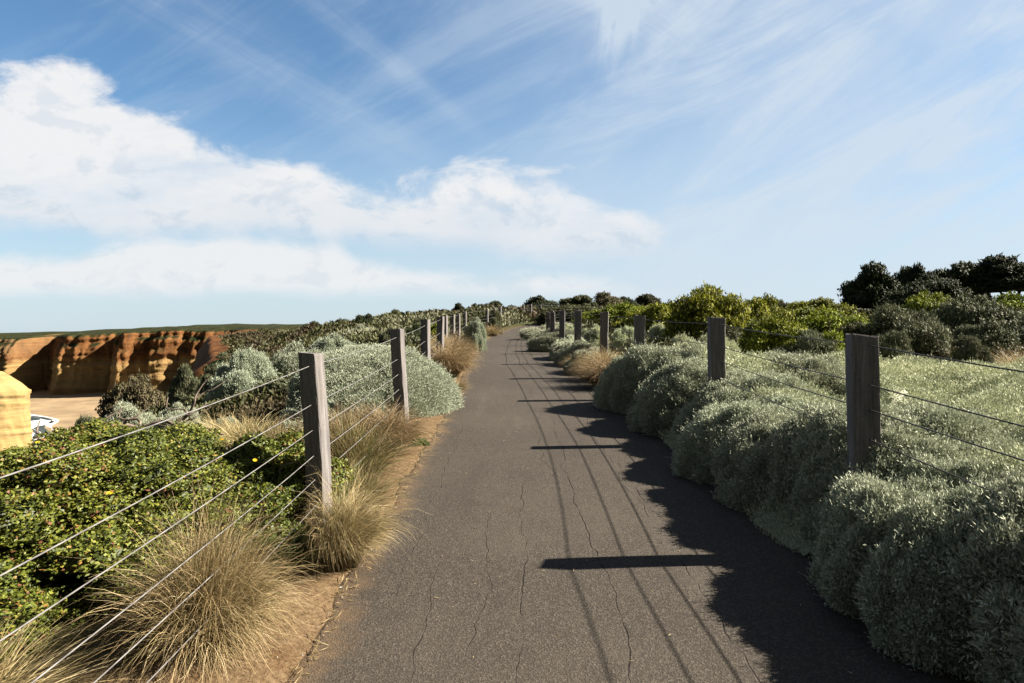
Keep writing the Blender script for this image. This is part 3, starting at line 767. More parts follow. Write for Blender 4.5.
# ------------------------------------------------------------------ green and grey shrubs behind the cover
G_SH = 'shrubs banked up behind the inland fence'
for k, (x0, x1, yt, y, mat, proto, lab) in enumerate([
    (668, 748, 285, 18.0, 'bright', 'shrub0', 'tallest green shrub with brown-shadowed middle, above the silver patch behind the third inland post'),
    (728, 790, 291, 18.5, 'bright', 'shrub1', 'rounded bright green shrub right behind the second inland post'),
    (738, 806, 315, 14.4, 'bright', 'shrub2', 'yellow-green shrub standing low between the two closest inland posts'),
    (792, 868, 308, 17.5, 'bright', 'shrub0', 'flat-topped yellow-green shrub just beside the top of the closest inland post'),
    (634, 692, 298, 24.0, 'bright', 'shrub1', 'yellow-green shrub behind the third inland post'),
    (596, 652, 302, 29.0, 'bright', 'shrub2', 'distant yellow-green shrub above the fourth and fifth inland posts'),
    (782, 852, 296, 30.0, 'bright', 'shrub1', 'far dull-green shrub on the skyline above the flat-topped yellow-green one'),
    (760, 800, 299, 33.0, 'olive', 'shrub0', 'small far olive shrub on the skyline left of the dark trees'),
    (780, 840, 327, 13.6, 'grey', 'grey0', 'small grey-green shrub at the edge of the cover between the two closest posts'),
    (858, 948, 302, 15.0, 'grey', 'grey0', 'sprawling grey-olive shrub right behind the closest inland post'),
    (935, 1008, 293, 18.0, 'grey', 'shrub2', 'large grey-green shrub in front of the dark trees'),
    (985, 1070, 289, 22.0, 'bright', 'shrub1', 'bright green shrub at the picture edge below the dark trees'),
    (1002, 1090, 312, 16.5, 'grey', 'shrub0', 'grey-green shrub cut by the picture edge, above the dry grass'),
    (900, 960, 291, 24.0, 'bright', 'shrub2', 'yellow-green shrub peeping out under the dark trees'),
    (957, 990, 334, 13.2, 'grey', 'grey0', 'tiny dark grey-green shrub alone on the silver cover'),
    (882, 942, 284, 30.0, 'dark', 'shrub1', 'dark rounded shrub at the foot of the dark trees'),
    (826, 876, 318, 15.5, 'olive', 'shrub1', 'olive shrub filling the gap beside the closest inland post'),
    (700, 742, 322, 15.5, 'olive', 'shrub2', 'dull olive shrub low behind the second inland post'),
    (540, 600, 304, 40.0, 'olive', 'shrub0', 'olive shrub over the far end of the inland fence'),
    (612, 680, 311, 26.0, 'bright', 'shrub0', 'low yellow-green shrub filling behind the pale bushes near the third inland post'),
    (690, 745, 309, 21.0, 'bright', 'shrub2', 'yellow-green shrub wedged behind the two tallest green shrubs'),
    (770, 835, 305, 21.0, 'bright', 'shrub1', 'yellow-green shrub between the rounded one and the flat-topped one'),
    (835, 900, 312, 19.0, 'bright', 'shrub2', 'green shrub peering over the top of the closest inland post'),
    (925, 980, 300, 19.5, 'grey', 'grey0', 'grey shrub in front of the broad umbrella tree'),
    (955, 1012, 318, 15.0, 'grey', 'shrub1', 'low grey-green shrub bordering the silver cover toward the picture edge'),
    (868, 912, 328, 13.4, 'grey', 'grey0', 'low grey shrub on the far border of the silver cover'),
    (800, 850, 330, 13.8, 'bright', 'shrub0', 'low yellow-green shrub on the far border of the silver cover'),
    (575, 615, 308, 30.0, 'bright', 'shrub1', 'low yellow-green shrub behind the fifth inland post'),
    (648, 700, 306, 32.0, 'olive', 'shrub1', 'far olive shrub behind the yellow-green ones on the skyline'),
]):
    px_plant('coastal_shrub', proto, x0, x1, yt, y, lab, 'shrub', G_SH, mat, k * 2.1, wide=1.22)

# ------------------------------------------------------------------ dark trees
CR = [clump_mesh('crown', 170 + i, 15000, .085, .036, 'dark', nl=26, lobe=(.2, .36), flat=.75, core=.78, low=-.2, stems=False, up=.2) for i in range(3)]
def tree(x0, x1, rt, rb, y, lab, group=None, k=0, mat=None, name='coastal_tree'):
    X = ((x0 + x1) / 2 - 512) / F * y; rx = (x1 - x0) / 2 / F * y / .78
    zt = EYE - (rt - 333) / F * y; zb = EYE - (rb - 333) / F * y; zg = g1(X, y)
    t = thing(name, (X, y, zg), lab, 'tree', group)
    hc = max(zt - zb, .6)
    c = link('crown', CR[k % 3], (0, 0, zb - zg + hc * .08), (0, 0, k * 1.7), (rx, rx * .9, hc * .97), parent=t)
    if mat: c.material_slots[0].link = 'OBJECT'; c.material_slots[0].material = MATV[mat]
    rng = random.Random(k * 7 + 1); ge = Geo(); top = zb - zg + hc * .45; s = min(1, rx)
    for q in range(4):
        a = rng.uniform(0, 6.28); rr = rx * rng.uniform(.2, .62)
        e = np.array([math.cos(a) * rr, math.sin(a) * rr, top * rng.uniform(.9, 1.15)]); u = np.linspace(0, 1, 9)[:, None]
        base = np.array([.06 * math.cos(q * 1.6), .06 * math.sin(q * 1.6), -.2])
        mid = np.array([.15 * math.cos(a), .15 * math.sin(a), top * .5])
        tube(ge, base * (1 - u) ** 2 + mid * 2 * u * (1 - u) + e * u ** 2, np.linspace(.13, .035, 9) * s, 7)
    link('trunk', ge.mesh('trunk', [M['bark']], True), parent=t)
G_T = 'dark wind-shaped trees on the inland skyline'
for k, a in enumerate([(848, 904, 263, 312, 38, 'round dark tree at the seaward end of the tree group'),
                       (888, 940, 260, 312, 40, 'second dark tree of the group, its crown sunk between its neighbours'),
                       (922, 986, 257, 310, 41, 'broad dark umbrella-crowned tree at the middle of the tree group'),
                       (970, 1050, 255, 294, 40, 'tall dark tree at the picture edge with sky showing under its crown'),
                       (905, 962, 272, 300, 36, 'lower dark tree in front of the umbrella-crowned ones')]):
    tree(*a, G_T, k)
G_F = 'small dark trees on the far skyline over the path'
for k, a in enumerate([(518, 561, 294, 318, 62, 'domed dark tree straight above the far end of the path'),
                       (560, 597, 293, 314, 66, 'dark green far tree next inland of the domed one', ),
                       (588, 628, 292, 314, 70, 'brownish domed far tree, third inland from the path end'),
                       (612, 640, 295, 313, 74, 'flat little far tree beside the brownish domed one'),
                       (632, 664, 292, 312, 78, 'farthest inland dome on the skyline above the yellow-green shrubs')]):
    tree(*a, G_F, k + 1, 'brown' if k == 2 else ('olive' if k in (1, 4) else None))
G_F2 = 'small dark trees on the skyline seaward of the path'
for k, a in enumerate([(452, 468, 303, 318, 75, 'tiny dark tree over the third cliff-side post group'),
                       (468, 483, 302, 318, 80, 'tiny dark tree next to the wider one seaward of the path end'),
                       (481, 506, 299, 318, 80, 'wider dark tree on the skyline just seaward of the path end'),
                       (504, 522, 305, 318, 72, 'low tree filling the skyline gap where the path disappears')]):
    tree(*a, G_F2, k)

# ------------------------------------------------------------------ cliff side: silver bushes and others past the fence
G_CS = 'cushion bushes on the cliff side of the path'
plant('cushion_bush', 'big_cush', -1.86, 9.5, .74, 1.3, 1.0, 'big smooth silver cushion bush bulging over the path behind the second cliff-side post', 'bush', G_CS, None, 2.2)
plant('cushion_bush', 'far_cush0', -2.25, 8.0, .55, .6, .55, 'low silver cushion bush at the seaward foot of the big smooth one', 'bush', G_CS, 'silver_pale', .4)
for k, (x0, x1, yt, y, mat, lab) in enumerate([
    (205, 285, 342, 12.5, 'silver_pale', 'silver-topped bush with a dark hollow below, seaward of the closest cliff-side post'),
    (262, 345, 338, 13.5, 'silver_pale', 'silver-topped bush filling the view between the first two cliff-side posts'),
    (318, 372, 348, 12.2, 'grey', 'brown-grey bush in the gap beside the big smooth silver one'),
    (300, 360, 330, 17.0, 'silver_pale', 'grey bush with pale crown above the silver-topped pair'),
    (92, 160, 396, 11.0, 'silver', 'low flat silver bush on the slope above the beach'),
    (148, 206, 399, 9.6, 'silver', 'low silver bush behind the big green shrub'),
    (196, 252, 412, 8.2, 'silver', 'small pale silver bush beside the straw-coloured grass past the wires'),
    (166, 206, 362, 15.5, 'grey', 'round grey-green bush against the foot of the far cliffs, the more seaward of two'),
    (196, 234, 361, 15.0, 'grey', 'round grey-green bush against the far cliffs, the more landward of two'),
    (462, 488, 315, 21.5, 'silver_pale', 'silver bush hugging the cliff-side fence at the far bend of the path'),
    (486, 503, 316, 31.0, 'grey', 'far grey bush at the outside of the path bend'),
    (340, 385, 322, 22.0, 'silver', 'pale silver bush on the rise behind the second cliff-side post'),
    (508, 530, 316, 42.0, 'grey', 'last grey bush where the path disappears'),
    (60, 110, 412, 10.4, 'grey', 'small grey bush at the brink above the surf'),
]):
    proto = 'far_cush%d' % (k % 2) if mat.startswith('silver') else 'grey0'
    px_plant('cushion_bush' if mat.startswith('silver') else 'coastal_shrub', proto, x0, x1, yt, y, lab, 'bush' if mat.startswith('silver') else 'shrub', G_CS if mat.startswith('silver') else 'grey shrubs on the cliff side', mat, k * 1.1 + .3)
for k, (x0, x1, yt, y, mat, lab) in enumerate([
    (100, 168, 374, 16.5, 'brown', 'brownish open shrub standing on the brink before the far cliffs'),
    (352, 378, 312, 34.0, 'dark', 'dark upright shrub on the ridge above the first cliff-side posts'),
    (384, 408, 309, 52.0, 'olive', 'olive shrub at the highest point of the cliff-side ridge'),
    (400, 428, 323, 19.5, 'dark', 'dark green shrub in the gap behind the third cliff-side post'),
    (424, 446, 321, 21.0, 'bright', 'green shrub between the clustered cliff-side posts'),
    (330, 354, 318, 40.0, 'olive', 'olive shrub on the ridge seaward of the dark upright one'),
    (300, 326, 321, 46.0, 'olive', 'low olive shrub lowest along the cliff-side ridge'),
    (488, 502, 308, 36.0, 'olive', 'green shrub at the outside of the bend behind the far posts'),
    (376, 404, 326, 17.0, 'grey', 'dull grey shrub just behind the second cliff-side post'),
]):
    px_plant('coastal_shrub', 'shrub%d' % (k % 3), x0, x1, yt, y, lab, 'shrub', 'shrubs on the cliff-side ridge', mat, k * 1.7)

rng = random.Random(11)
n = 0
while n < 92:
    y = math.exp(rng.uniform(math.log(9.5), math.log(115)))
    lo = float(coast(y)) + .8; hi = float(pathL(y)) - 1.6
    x = rng.uniform(lo, hi)
    u = 512 + F * x / y
    if u < 175 or (y < 24 and u > 430) or (y < 12 and x > -2.9): continue
    s = rng.uniform(.35, .8) * (1 + y / 90) * min(1, .35 + y / 26); n += 1
    m = rng.choice(['olive', 'olive', 'grey', 'brown', 'dark', 'grey', 'bright'])
    plant('heath_shrub', 'small%d' % (n % 2), x, y, s * 1.25, s * 1.2, s * rng.uniform(.5, .85), 'one of the many small low shrubs dotting the heath beyond the cliff-side fence', 'shrub', 'small shrubs dotting the cliff-side heath', m, rng.uniform(0, 6))
n = 0
while n < 46:
    y = math.exp(rng.uniform(math.log(24), math.log(95)))
    x = rng.uniform(float(pathR(y)) + 1.2, .82 * y + 6)
    s = rng.uniform(.5, .95) * (1 + y / 110); n += 1
    m = rng.choice(['olive', 'bright', 'grey', 'bright', 'dark'])
    plant('scrub_shrub', 'small%d' % (n % 2), x, y, s * 1.3, s * 1.3, s * rng.uniform(.55, .85), 'one of the many half-hidden shrubs far back on the inland side', 'shrub', 'half-hidden shrubs far back on the inland side', m, rng.uniform(0, 6))

def heath():
    rng = np.random.default_rng(21); n = 620000
    y = np.exp(rng.uniform(math.log(5.2), math.log(260), n)); left = rng.uniform(size=n) < .72
    lo = coast(y) + .1; hi = pathL(y) - np.where(y < 30, .75, .5)
    x = np.where(left, lo + (hi - lo) * rng.uniform(size=n), pathR(y) + .35 + rng.uniform(size=n) * (.85 * y + 3))
    keep = ~(left & (y > 34) & (x < coast(y) + 1 + 9 * vnoise(y * .35, x * .35, 5))) & ~((~left) & (y < 13.5) & (x > 2.0)) & ~(left & (x > -3.6) & (y < 7.5) & (rng.uniform(size=n) < .6))
    x, y = x[keep], y[keep]; n = len(x)
    sc = 1 + y / 28
    h = .05 + .40 * bumps(x / sc, y / sc, 1.1, .8, 31) * np.minimum(sc, 2.0) * sstep(6, 16, y) + .08 * bumps(x / sc, y / sc, .4, .36, 33)
    h = h * sstep(.3, 1.6, np.maximum(pathL(y) - x, x - pathR(y)))
    P = np.stack([x, y, G(x, y) + h * rng.uniform(.35, 1.0, n)], -1)
    D = norm(rng.normal(size=(n, 3)) * .7 + np.array([0, 0, .9]))
    L = (.035 + .0036 * y) * rng.uniform(.6, 1.4, n)
    t = fbm(x * .35 / np.sqrt(sc), y * .35 / np.sqrt(sc), 91, 4)
    tint = np.clip(.5 + 2.2 * (t - .47) + .13 * rng.normal(size=n), 0, 1)
    ge = Geo(); leaves(ge, P, D, side_of(rng, D), L, L * .5, tint)
    mt = leafmat('heath_scrub', [(0, (.055, .046, .022)), (.25, (.12, .10, .05)), (.45, (.04, .048, .017)), (.7, (.085, .095, .03)), (1, (.20, .21, .13))], .12)
    tag(link('heath', ge.mesh('heath', [mt])), 'low mixed heath covering the ground between the shrubs', 'heath', kind='stuff')
heath()

# ------------------------------------------------------------------ near cliff-side plants
PR['leafy0'] = clump_mesh('foliage', 201, 220000, .0225, .0145, 'coast', nl=80, lobe=(.13, .24), flat=.9, core=.74, spread=.75, up=.45, ring=.80, low=.0, stems=False)
PR['leafy1'] = clump_mesh('foliage', 202, 95000, .038, .023, 'coast', nl=48, lobe=(.16, .27), flat=.9, core=.74, spread=.75, up=.45, ring=.78, low=.0, stems=False)
def flower_mesh():
    ge = Geo(); n = 11; a = np.arange(n) / n * 6.283
    D = np.stack([np.cos(a), np.sin(a), np.full(n, .35)], -1); Sd = np.stack([-np.sin(a), np.cos(a), a * 0], -1)
    leaves(ge, D * .003, norm(D), Sd, .014, .007, np.linspace(0, 1, n))
    v, f = ico(1); ge.add(v * np.array([.005, .005, .004]) + np.array([0, 0, .003]), f)
    return ge.mesh('flower', [M['petal']])
FL = flower_mesh()
def leafy(x, y, rx, ry, h, proto, lab, k, flowers=(), twigs=5):
    z = g1(x, y) - .04
    t = thing('leafy_shrub', (x, y, z), lab, 'shrub', 'leafy green shrubs beside the closest cliff-side post')
    link('foliage', PR[proto], (0, 0, 0), (0, 0, k * 1.9), (rx, ry, h), parent=t)
    r = random.Random(k + 50)
    for q in range(twigs):
        ge = Geo(); a = r.uniform(0, 6.28); e = r.uniform(.55, .95)
        u = np.linspace(0, 1, 9)[:, None]
        end = np.array([math.cos(a) * rx * e, math.sin(a) * ry * e, h * math.sqrt(max(.05, 1 - e * e)) * 1.05])
        pts = np.array([math.cos(a) * .1, math.sin(a) * .1, 0]) * (1 - u) + end * u + np.array([0, 0, .12]) * np.sin(u * 3.1) + np.array([.03, -.02, 0]) * np.sin(u * 11 + q)
        tube(ge, pts, np.linspace(.013, .004, 9), 5)
        link('stem', ge.mesh('stem', [M['deadwood']], True), parent=t)
    for (fx, fy, fz) in flowers:
        link('flower', FL, (fx, fy, fz), (r.uniform(-.5, .5), r.uniform(-.5, .5), 0), parent=t)
    return t
def surf_pts(rx, ry, h, n, seed):
    r = random.Random(seed); out = []
    for _ in range(n):
        a = r.uniform(-2.9, .1); e = r.uniform(.3, .8)
        out.append((math.cos(a) * rx * e, math.sin(a) * ry * e, h * math.sqrt(1 - e * e) + .01))
    return out
leafy(-2.62, 4.55, 1.15, 1.45, .82, 'leafy0', 'biggest leafy green shrub, mottled yellow-green, filling the slope below the wires', 0, surf_pts(1.15, 1.45, .78, 6, 1), 8)
leafy(-1.84, 4.95, .58, .80, .68, 'leafy1', 'leafy green shrub with shaded side right beside the closest cliff-side post', 1, surf_pts(.55, .7, .66, 5, 2), 4)
leafy(-2.75, 3.15, .75, .62, .42, 'leafy1', 'low leafy green mat in the lower corner by the wires', 2, surf_pts(.75, .62, .42, 4, 3), 3)
leafy(-4.1, 4.7, 1.0, .9, .40, 'leafy0', 'leafy green shrub farther down the slope beneath the dead branch', 3, (), 4)
PR['herb'] = clump_mesh('herb_foliage', 210, 2600, .16, .10, 'herb', nl=12, lobe=(.25, .4), flat=.9, core=.5, stems=False)
plant('herb_plant', 'herb', -1.58, 4.25, .34, .22, .20, 'flat green weed patch between the largest tussock and the leafy shrub', 'herb')
plant('herb_plant', 'herb', -1.26, 4.12, .17, .17, .28, 'small fresh green herb at the foot of the closest cliff-side post', 'herb')
plant('herb_plant', 'herb', -1.02, 7.55, .17, .15, .14, 'small green weed on the sandy verge before the second cliff-side post', 'herb')

# grass tussocks
PR['big_tus'] = tussock_mesh('tussock_blades', 220, 8200, .80, .0036, 'straw', .13, (0, 55), (30, 120), kink=.22, gcol=.5, centres=8, cr=.30)
PR['lean_tus'] = tussock_mesh('tussock_blades', 221, 5200, .80, .0034, 'straw', .12, (0, 22), (75, 165), lean=(.85, -.22), gcol=.42, kink=.16, centres=4, cr=.10)
PR['tan_fine'] = tussock_mesh('tussock_blades', 222, 3600, .64, .0055, 'tan', .20, (0, 30), (70, 150), lean=(.45, -.15))
G_G = 'grass tussocks on the cliff-side verge'
for k, (nm, x, y, sx, sz, mat, lab) in enumerate([
    ('big_tus', -1.47, 3.28, .65, .98, None, 'largest grass tussock, a straw-coloured fountain under the lowest wires'),
    ('lean_tus', -1.00, 4.12, .68, .98, None, 'straw tussock drooping onto the asphalt beside the closest cliff-side post'),
    ('tus2', -1.22, 5.35, .75, .62, None, 'thin greenish grass tuft behind the drooping tussock'),
    ('tus2', -1.45, 6.35, 1.05, .95, 'mixed', 'mixed green and dry grass midway between the first two cliff-side posts'),
    ('tan_fine', -1.30, 7.25, .85, .95, 'tan', 'reddish-tan grass clump leaning on the second cliff-side post'),
    ('tus1', -1.75, 7.1, .95, 1.0, 'tan', 'dry tan grass clump standing seaward of the second cliff-side post'),
    ('tus1', -2.75, 7.3, 1.35, .85, 'straw', 'pale straw grass past the wires seaward of the closest cliff-side post'),
    ('tus1', -3.3, 7.9, 1.2, .8, 'straw', 'straw grass beside the small pale silver bush'),
    ('tus2', -2.1, 6.2, 1.0, .85, 'mixed', 'greenish dry grass behind the shaded leafy shrub'),
    ('tan_fine', -1.28, 13.9, 1.05, 1.35, 'tan', 'tan tussock spilling on the path below the clustered cliff-side posts'),
    ('tan_fine', -1.38, 15.4, 1.15, 1.5, 'tan', 'middle tan tussock of three along the clustered cliff-side posts'),
    ('tan_fine', -1.5, 17.2, 1.15, 1.4, 'tan', 'farthest tan tussock of three along the clustered cliff-side posts'),
    ('tus1', -.95, 12.0, .5, .4, 'tan', 'low dry tuft at the path edge past the big smooth silver bush'),
    ('tus1', -1.35, 26.5, 1.0, 1.0, 'straw', 'far straw tuft at the outside of the path bend'),
    ('tus1', -.85, 30.0, 1.0, 1.0, 'straw', 'farthest straw tuft where the path swings inland'),
    ('tus2', -2.1, 2.55, .85, .6, 'straw', 'sparse dry grass lowest in the corner beside the largest tussock'),
]):
    plant('grass_tussock', nm, x, y, sx, sx, sz, lab, 'grass tussock', G_G, mat, k * 1.3 if nm not in ('lean_tus', 'tan_fine') else .3 * math.sin(k), .01)
for k, (nm, x, y, sx, sz, mat, lab) in enumerate([
    ('tan_fine', 1.66, 12.2, 1.1, 1.15, 'tan', 'tan tussock between path and fourth inland post'),
    ('tan_fine', 1.72, 13.3, 1.0, 1.25, 'straw', 'straw tussock at the foot of the fourth inland post'),
    ('tan_fine', 1.50, 14.9, .8, .8, 'tan', 'shaded tan grass at the inland path edge past the fourth post'),
    ('tus1', 2.25, 12.4, 1.2, 1.1, 'straw', 'straw grass behind the wires between third and fourth inland posts'),
    ('tus1', 9.6, 13.2, 1.6, 1.0, 'straw', 'dry straw grass at the picture edge beyond the silver cover'),
    ('tus1', 10.3, 13.9, 1.6, 1.1, 'tan', 'dry tan grass below the shrub at the picture edge'),
]):
    plant('grass_tussock', nm, x, y, sx, sx, sz, lab, 'grass tussock', 'grass tussocks on the inland side', mat, 3.14 + .4 * math.sin(k), .01)

# straw litter on the sandy verge
def litter():
    rng = np.random.default_rng(31); n = 9000
    y = 1.4 + 17 * rng.uniform(size=n) ** 1.6; x = pathL(y) + .10 - .95 * rng.uniform(size=n) ** 1.25
    x[:420] = pathL(y[:420]) + 2.7 * rng.uniform(size=420) ** 1.3; y[:420] = 1.5 + 9 * rng.uniform(size=420)
    a = rng.uniform(0, 6.283, n); D = norm(np.stack([np.cos(a), np.sin(a), .16 * rng.normal(size=n)], -1))
    P = np.stack([x, y, np.maximum(G(x, y), np.where(x > pathL(y), base_z(y) + .012, -9)) + .008], -1)
    ge = Geo(); leaves(ge, P, D, norm(np.stack([-np.sin(a), np.cos(a), a * 0 + .3], -1)), np.where(np.arange(n) < 420, .35, 1) * (.03 + .09 * rng.uniform(size=n) ** 2), .0035 + .0003 * y, np.clip(.55 + .25 * rng.normal(size=n), 0, 1))
    tag(link('straw_litter', ge.mesh('straw_litter', [M['tan']])), 'dry straw bits littering the sandy path verge', 'litter', kind='stuff')
    n = 700; y = 1.4 + 12 * rng.uniform(size=n) ** 1.5; x = pathL(y) + .12 - .55 * rng.uniform(size=n)
    v, f = ico(1); ge = Geo()
    for i in range(n):
        s = .004 + .010 * rng.uniform() ** 3
        ge.add(v * s * rng.uniform(.6, 1.2, 3) + np.array([x[i], y[i], max(g1(x[i], y[i]), float(base_z(y[i])) if x[i] > pathL(y[i]) else -9) + s * .4]), f)
    tag(link('gravel', ge.mesh('gravel', [plain('gravel', [(.3, (.16, .12, .09)), (.7, (.36, .30, .23))], 60)])), 'loose grit along the sandy path verge', 'gravel', kind='stuff')
litter()

# dead branches on the brink and a scrap of paper
def branch(x, y, pts, rad, lab):
    z = g1(x, y); ge = Geo()
    t = np.linspace(0, 1, len(pts)); tt = np.linspace(0, 1, 26)
    p = np.stack([np.interp(tt, t, np.array(pts)[:, i]) for i in range(3)], -1)
    p = p + .025 * np.stack([np.sin(tt * 17 + x), np.cos(tt * 13), np.sin(tt * 21)], -1)
    tube(ge, p, np.linspace(rad, rad * .3, 26), 7)
    for q, f in enumerate((8, 13, 18)):
        e = np.linspace(0, 1, 8)[:, None]
        tube(ge, p[f] + e * np.array([.25 * (-1) ** q, .1, .16]) + .03 * np.sin(e * 7), np.linspace(rad * .5, rad * .15, 8), 5)
    tag(link('dead_branch', ge.mesh('dead_branch', [M['deadwood']], True), (x, y, z)), lab, 'branch', 'dead branches on the brink')
branch(-3.95, 6.0, [(0, 0, .0), (.02, 0, .35), (.0, .05, .62), (.25, .1, .72), (.6, .1, .62)], .035, 'upright grey dead branch on the brink beside the yellow sea stack')
branch(-3.9, 6.3, [(0, 0, .45), (.3, .0, .66), (.7, .1, .70), (1.2, .2, .55)], .03, 'arching grey dead branch lying over the top of the biggest leafy shrub')
branch(-3.35, 6.6, [(0, 0, .3), (.25, .05, .6), (.42, .1, .95)], .02, 'thin bare twig sticking up before the low flat silver bush')
def scrap(x, y, s, lab):
    ge = Geo(); g = np.linspace(-1, 1, 7); A, B = np.meshgrid(g, g, indexing='ij')
    Z = .35 * np.sin(A * 2.3 + B) * np.cos(B * 3) + .4
    ge.add(np.stack([A * s * 1.2, B * s * .8, Z * s], -1), grid_faces(7, 7)[:, ::-1])
    tag(link('paper_scrap', ge.mesh('paper_scrap', [M['paper']], True), (x, y, g1(x, y) + .004), (0, 0, x * 9)), lab, 'litter')
scrap(-1.17, 3.82, .013, 'crumpled white paper scrap on the sand between the two big tussocks')
scrap(-.94, 3.83, .008, 'tiny white scrap at the very edge of the asphalt')

# ------------------------------------------------------------------ sky, sun, camera
SUN_EL, SUN_AZ = R(35.6), R(5.0)           # azimuth measured from +X towards +Y
w = bpy.data.worlds.new('World'); SC.world = w; w.use_nodes = True
w.node_tree.nodes.clear(); nt = NT(w.node_tree)
out = nt.n('ShaderNodeOutputWorld'); bg = nt.n('ShaderNodeBackground'); nt.l(bg.outputs[0], out.inputs[0])
sky = nt.n('ShaderNodeTexSky'); sky.sky_type = 'NISHITA'; sky.sun_disc = False
sky.sun_elevation = SUN_EL; sky.sun_rotation = R(90) - SUN_AZ
sky.air_density = 1.0; sky.dust_density = .6; sky.ozone_density = 2.0; sky.altitude = 50
tc = nt.n('ShaderNodeTexCoord'); sp = nt.n('ShaderNodeSeparateXYZ'); nt.put(sp.inputs[0], tc.outputs['Generated'])
dx, dy, dz = sp.outputs
yy = nt.m('MAXIMUM', dy, .04)
u = nt.m('DIVIDE', dx, yy); v = nt.m('DIVIDE', dz, yy)
front = nt.ss(dy, .04, .25)
UV = nt.xyz(u, v, 0)
def U(p): return (p - 512) / F
def Vv(r): return (333 - r) / F
def curve(pts):
    """a height over the horizon as a function of the bearing"""
    x = nt.n('ShaderNodeFloatCurve'); c = x.mapping.curves[0]
    P_ = [((U(a) + 1.6) / 3.2, Vv(b) / .7 * .5 + .25) for a, b in pts]
    while len(c.points) < len(P_): c.points.new(.5, .5)
    for q, (a, b) in zip(c.points, P_): q.location = (a, b); q.handle_type = 'AUTO'
    x.mapping.use_clip = False; x.mapping.update()
    nt.put(x.inputs['Value'], nt.m('DIVIDE', nt.m('ADD', u, 1.6), 3.2))
    return nt.m('MULTIPLY', nt.m('SUBTRACT', x.outputs[0], .25), 1.4)
wob = nt.noise(nt.xyz(nt.m('MULTIPLY', u, 1.0), nt.m('MULTIPLY', v, 1.7), 3.3), 8.5, 9, .60, .3)
wob2 = nt.noise(nt.xyz(nt.m('MULTIPLY', u, .7), nt.m('MULTIPLY', v, 2.2), 9.1), 3.2, 8, .62, .2)
wobs = nt.noise(nt.xyz(nt.m('ADD', u, .020), nt.m('MULTIPLY', nt.m('ADD', v, .016), 1.7), 3.3), 8.5, 9, .60, .3)
relief = nt.m('SUBTRACT', wob, wobs)
wn = nt.m('SUBTRACT', wob, .5); wn2 = nt.m('SUBTRACT', wob2, .5)
top1 = curve([(-600, 60), (-200, 60), (-60, 88), (0, 84), (50, 62), (100, 84), (140, 112), (175, 120), (205, 140), (250, 158), (300, 166), (340, 182), (390, 194), (430, 192), (470, 182), (520, 180), (560, 188), (610, 202), (640, 216), (668, 242), (700, 262), (1600, 270)])
bot1 = curve([(-600, 238), (-200, 234), (0, 226), (120, 236), (250, 234), (400, 242), (560, 256), (640, 256), (668, 246), (700, 240), (1600, 230)])
d1 = nt.m('ADD', nt.m('SUBTRACT', top1, v), nt.m('ADD', nt.m('ADD', nt.m('MULTIPLY', wn, .16), .014), nt.m('MULTIPLY', wn2, .06)))
e1 = nt.m('ADD', nt.m('SUBTRACT', v, bot1), nt.m('MULTIPLY', wn, .05))
c1 = nt.m('MULTIPLY', nt.ss(d1, -.004, .04), nt.ss(e1, -.016, .022))
thin = nt.ss(wob2, .26, .52, .55, 1.0)
c1 = nt.m('MULTIPLY', c1, thin)
top2 = curve([(-600, 250), (0, 256), (90, 250), (130, 241), (220, 236), (300, 242), (345, 250), (390, 268), (500, 276), (600, 280), (680, 294), (1600, 300)])
d2 = nt.m('ADD', nt.m('SUBTRACT', top2, v), nt.m('MULTIPLY', wn, .06))
d2 = nt.m('ADD', d2, .004)
c2 = nt.m('MULTIPLY', nt.ss(d2, -.004, .024), nt.ss(nt.m('ADD', v, nt.m('MULTIPLY', wn2, .05)), Vv(302), Vv(278)))
c2 = nt.m('MULTIPLY', c2, .97)
# cirrus: streaks that fan out from low over the sea, veils inland
def streak(p0, p1, wd, amp, fade=.12):
    ax, ay, bx_, by_ = U(p0[0]), Vv(p0[1]), U(p1[0]), Vv(p1[1])
    L_ = math.hypot(bx_ - ax, by_ - ay); tx, ty = (bx_ - ax) / L_, (by_ - ay) / L_
    along = nt.m('ADD', nt.m('MULTIPLY', nt.m('SUBTRACT', u, ax), tx), nt.m('MULTIPLY', nt.m('SUBTRACT', v, ay), ty))
    perp = nt.m('ADD', nt.m('MULTIPLY', nt.m('SUBTRACT', u, ax), -ty), nt.m('MULTIPLY', nt.m('SUBTRACT', v, ay), tx))
    nz = nt.noise(nt.xyz(nt.m('MULTIPLY', along, 3.0), nt.m('MULTIPLY', perp, 26.0), p0[0] * .01), 1, 5, .6, .4)
    q = nt.m('ADD', perp, nt.m('MULTIPLY', wn2, wd * .9))
    g = nt.m('POWER', 2.718, nt.m('MULTIPLY', nt.m('MULTIPLY', q, q), -1.0 / (wd * wd)))
    ends = nt.m('MULTIPLY', nt.ss(along, -fade, fade), nt.ss(along, L_ + fade * .4, L_ - fade))
    return nt.m('MULTIPLY', nt.m('MULTIPLY', g, ends), nt.m('MULTIPLY', nt.ss(nz, .25, .7), amp))
ci = streak((60, -60), (440, 170), .036, .27)
ci = nt.m('ADD', ci, streak((270, -30), (480, 135), .018, .24))
ci = nt.m('ADD', ci, streak((628, -60), (612, 75), .024, 1.5, .07))
ci = nt.m('ADD', ci, streak((560, -40), (690, 40), .05, .5, .1))
rx_ = nt.m('ADD', nt.m('MULTIPLY', u, .88), nt.m('MULTIPLY', v, .47)); ry_ = nt.m('SUBTRACT', nt.m('MULTIPLY', v, .88), nt.m('MULTIPLY', u, .47))
veil = nt.noise(nt.xyz(nt.m('MULTIPLY', rx_, 1.5), nt.m('MULTIPLY', ry_, 7.5), 1.7), 1.4, 9, .62, .7)
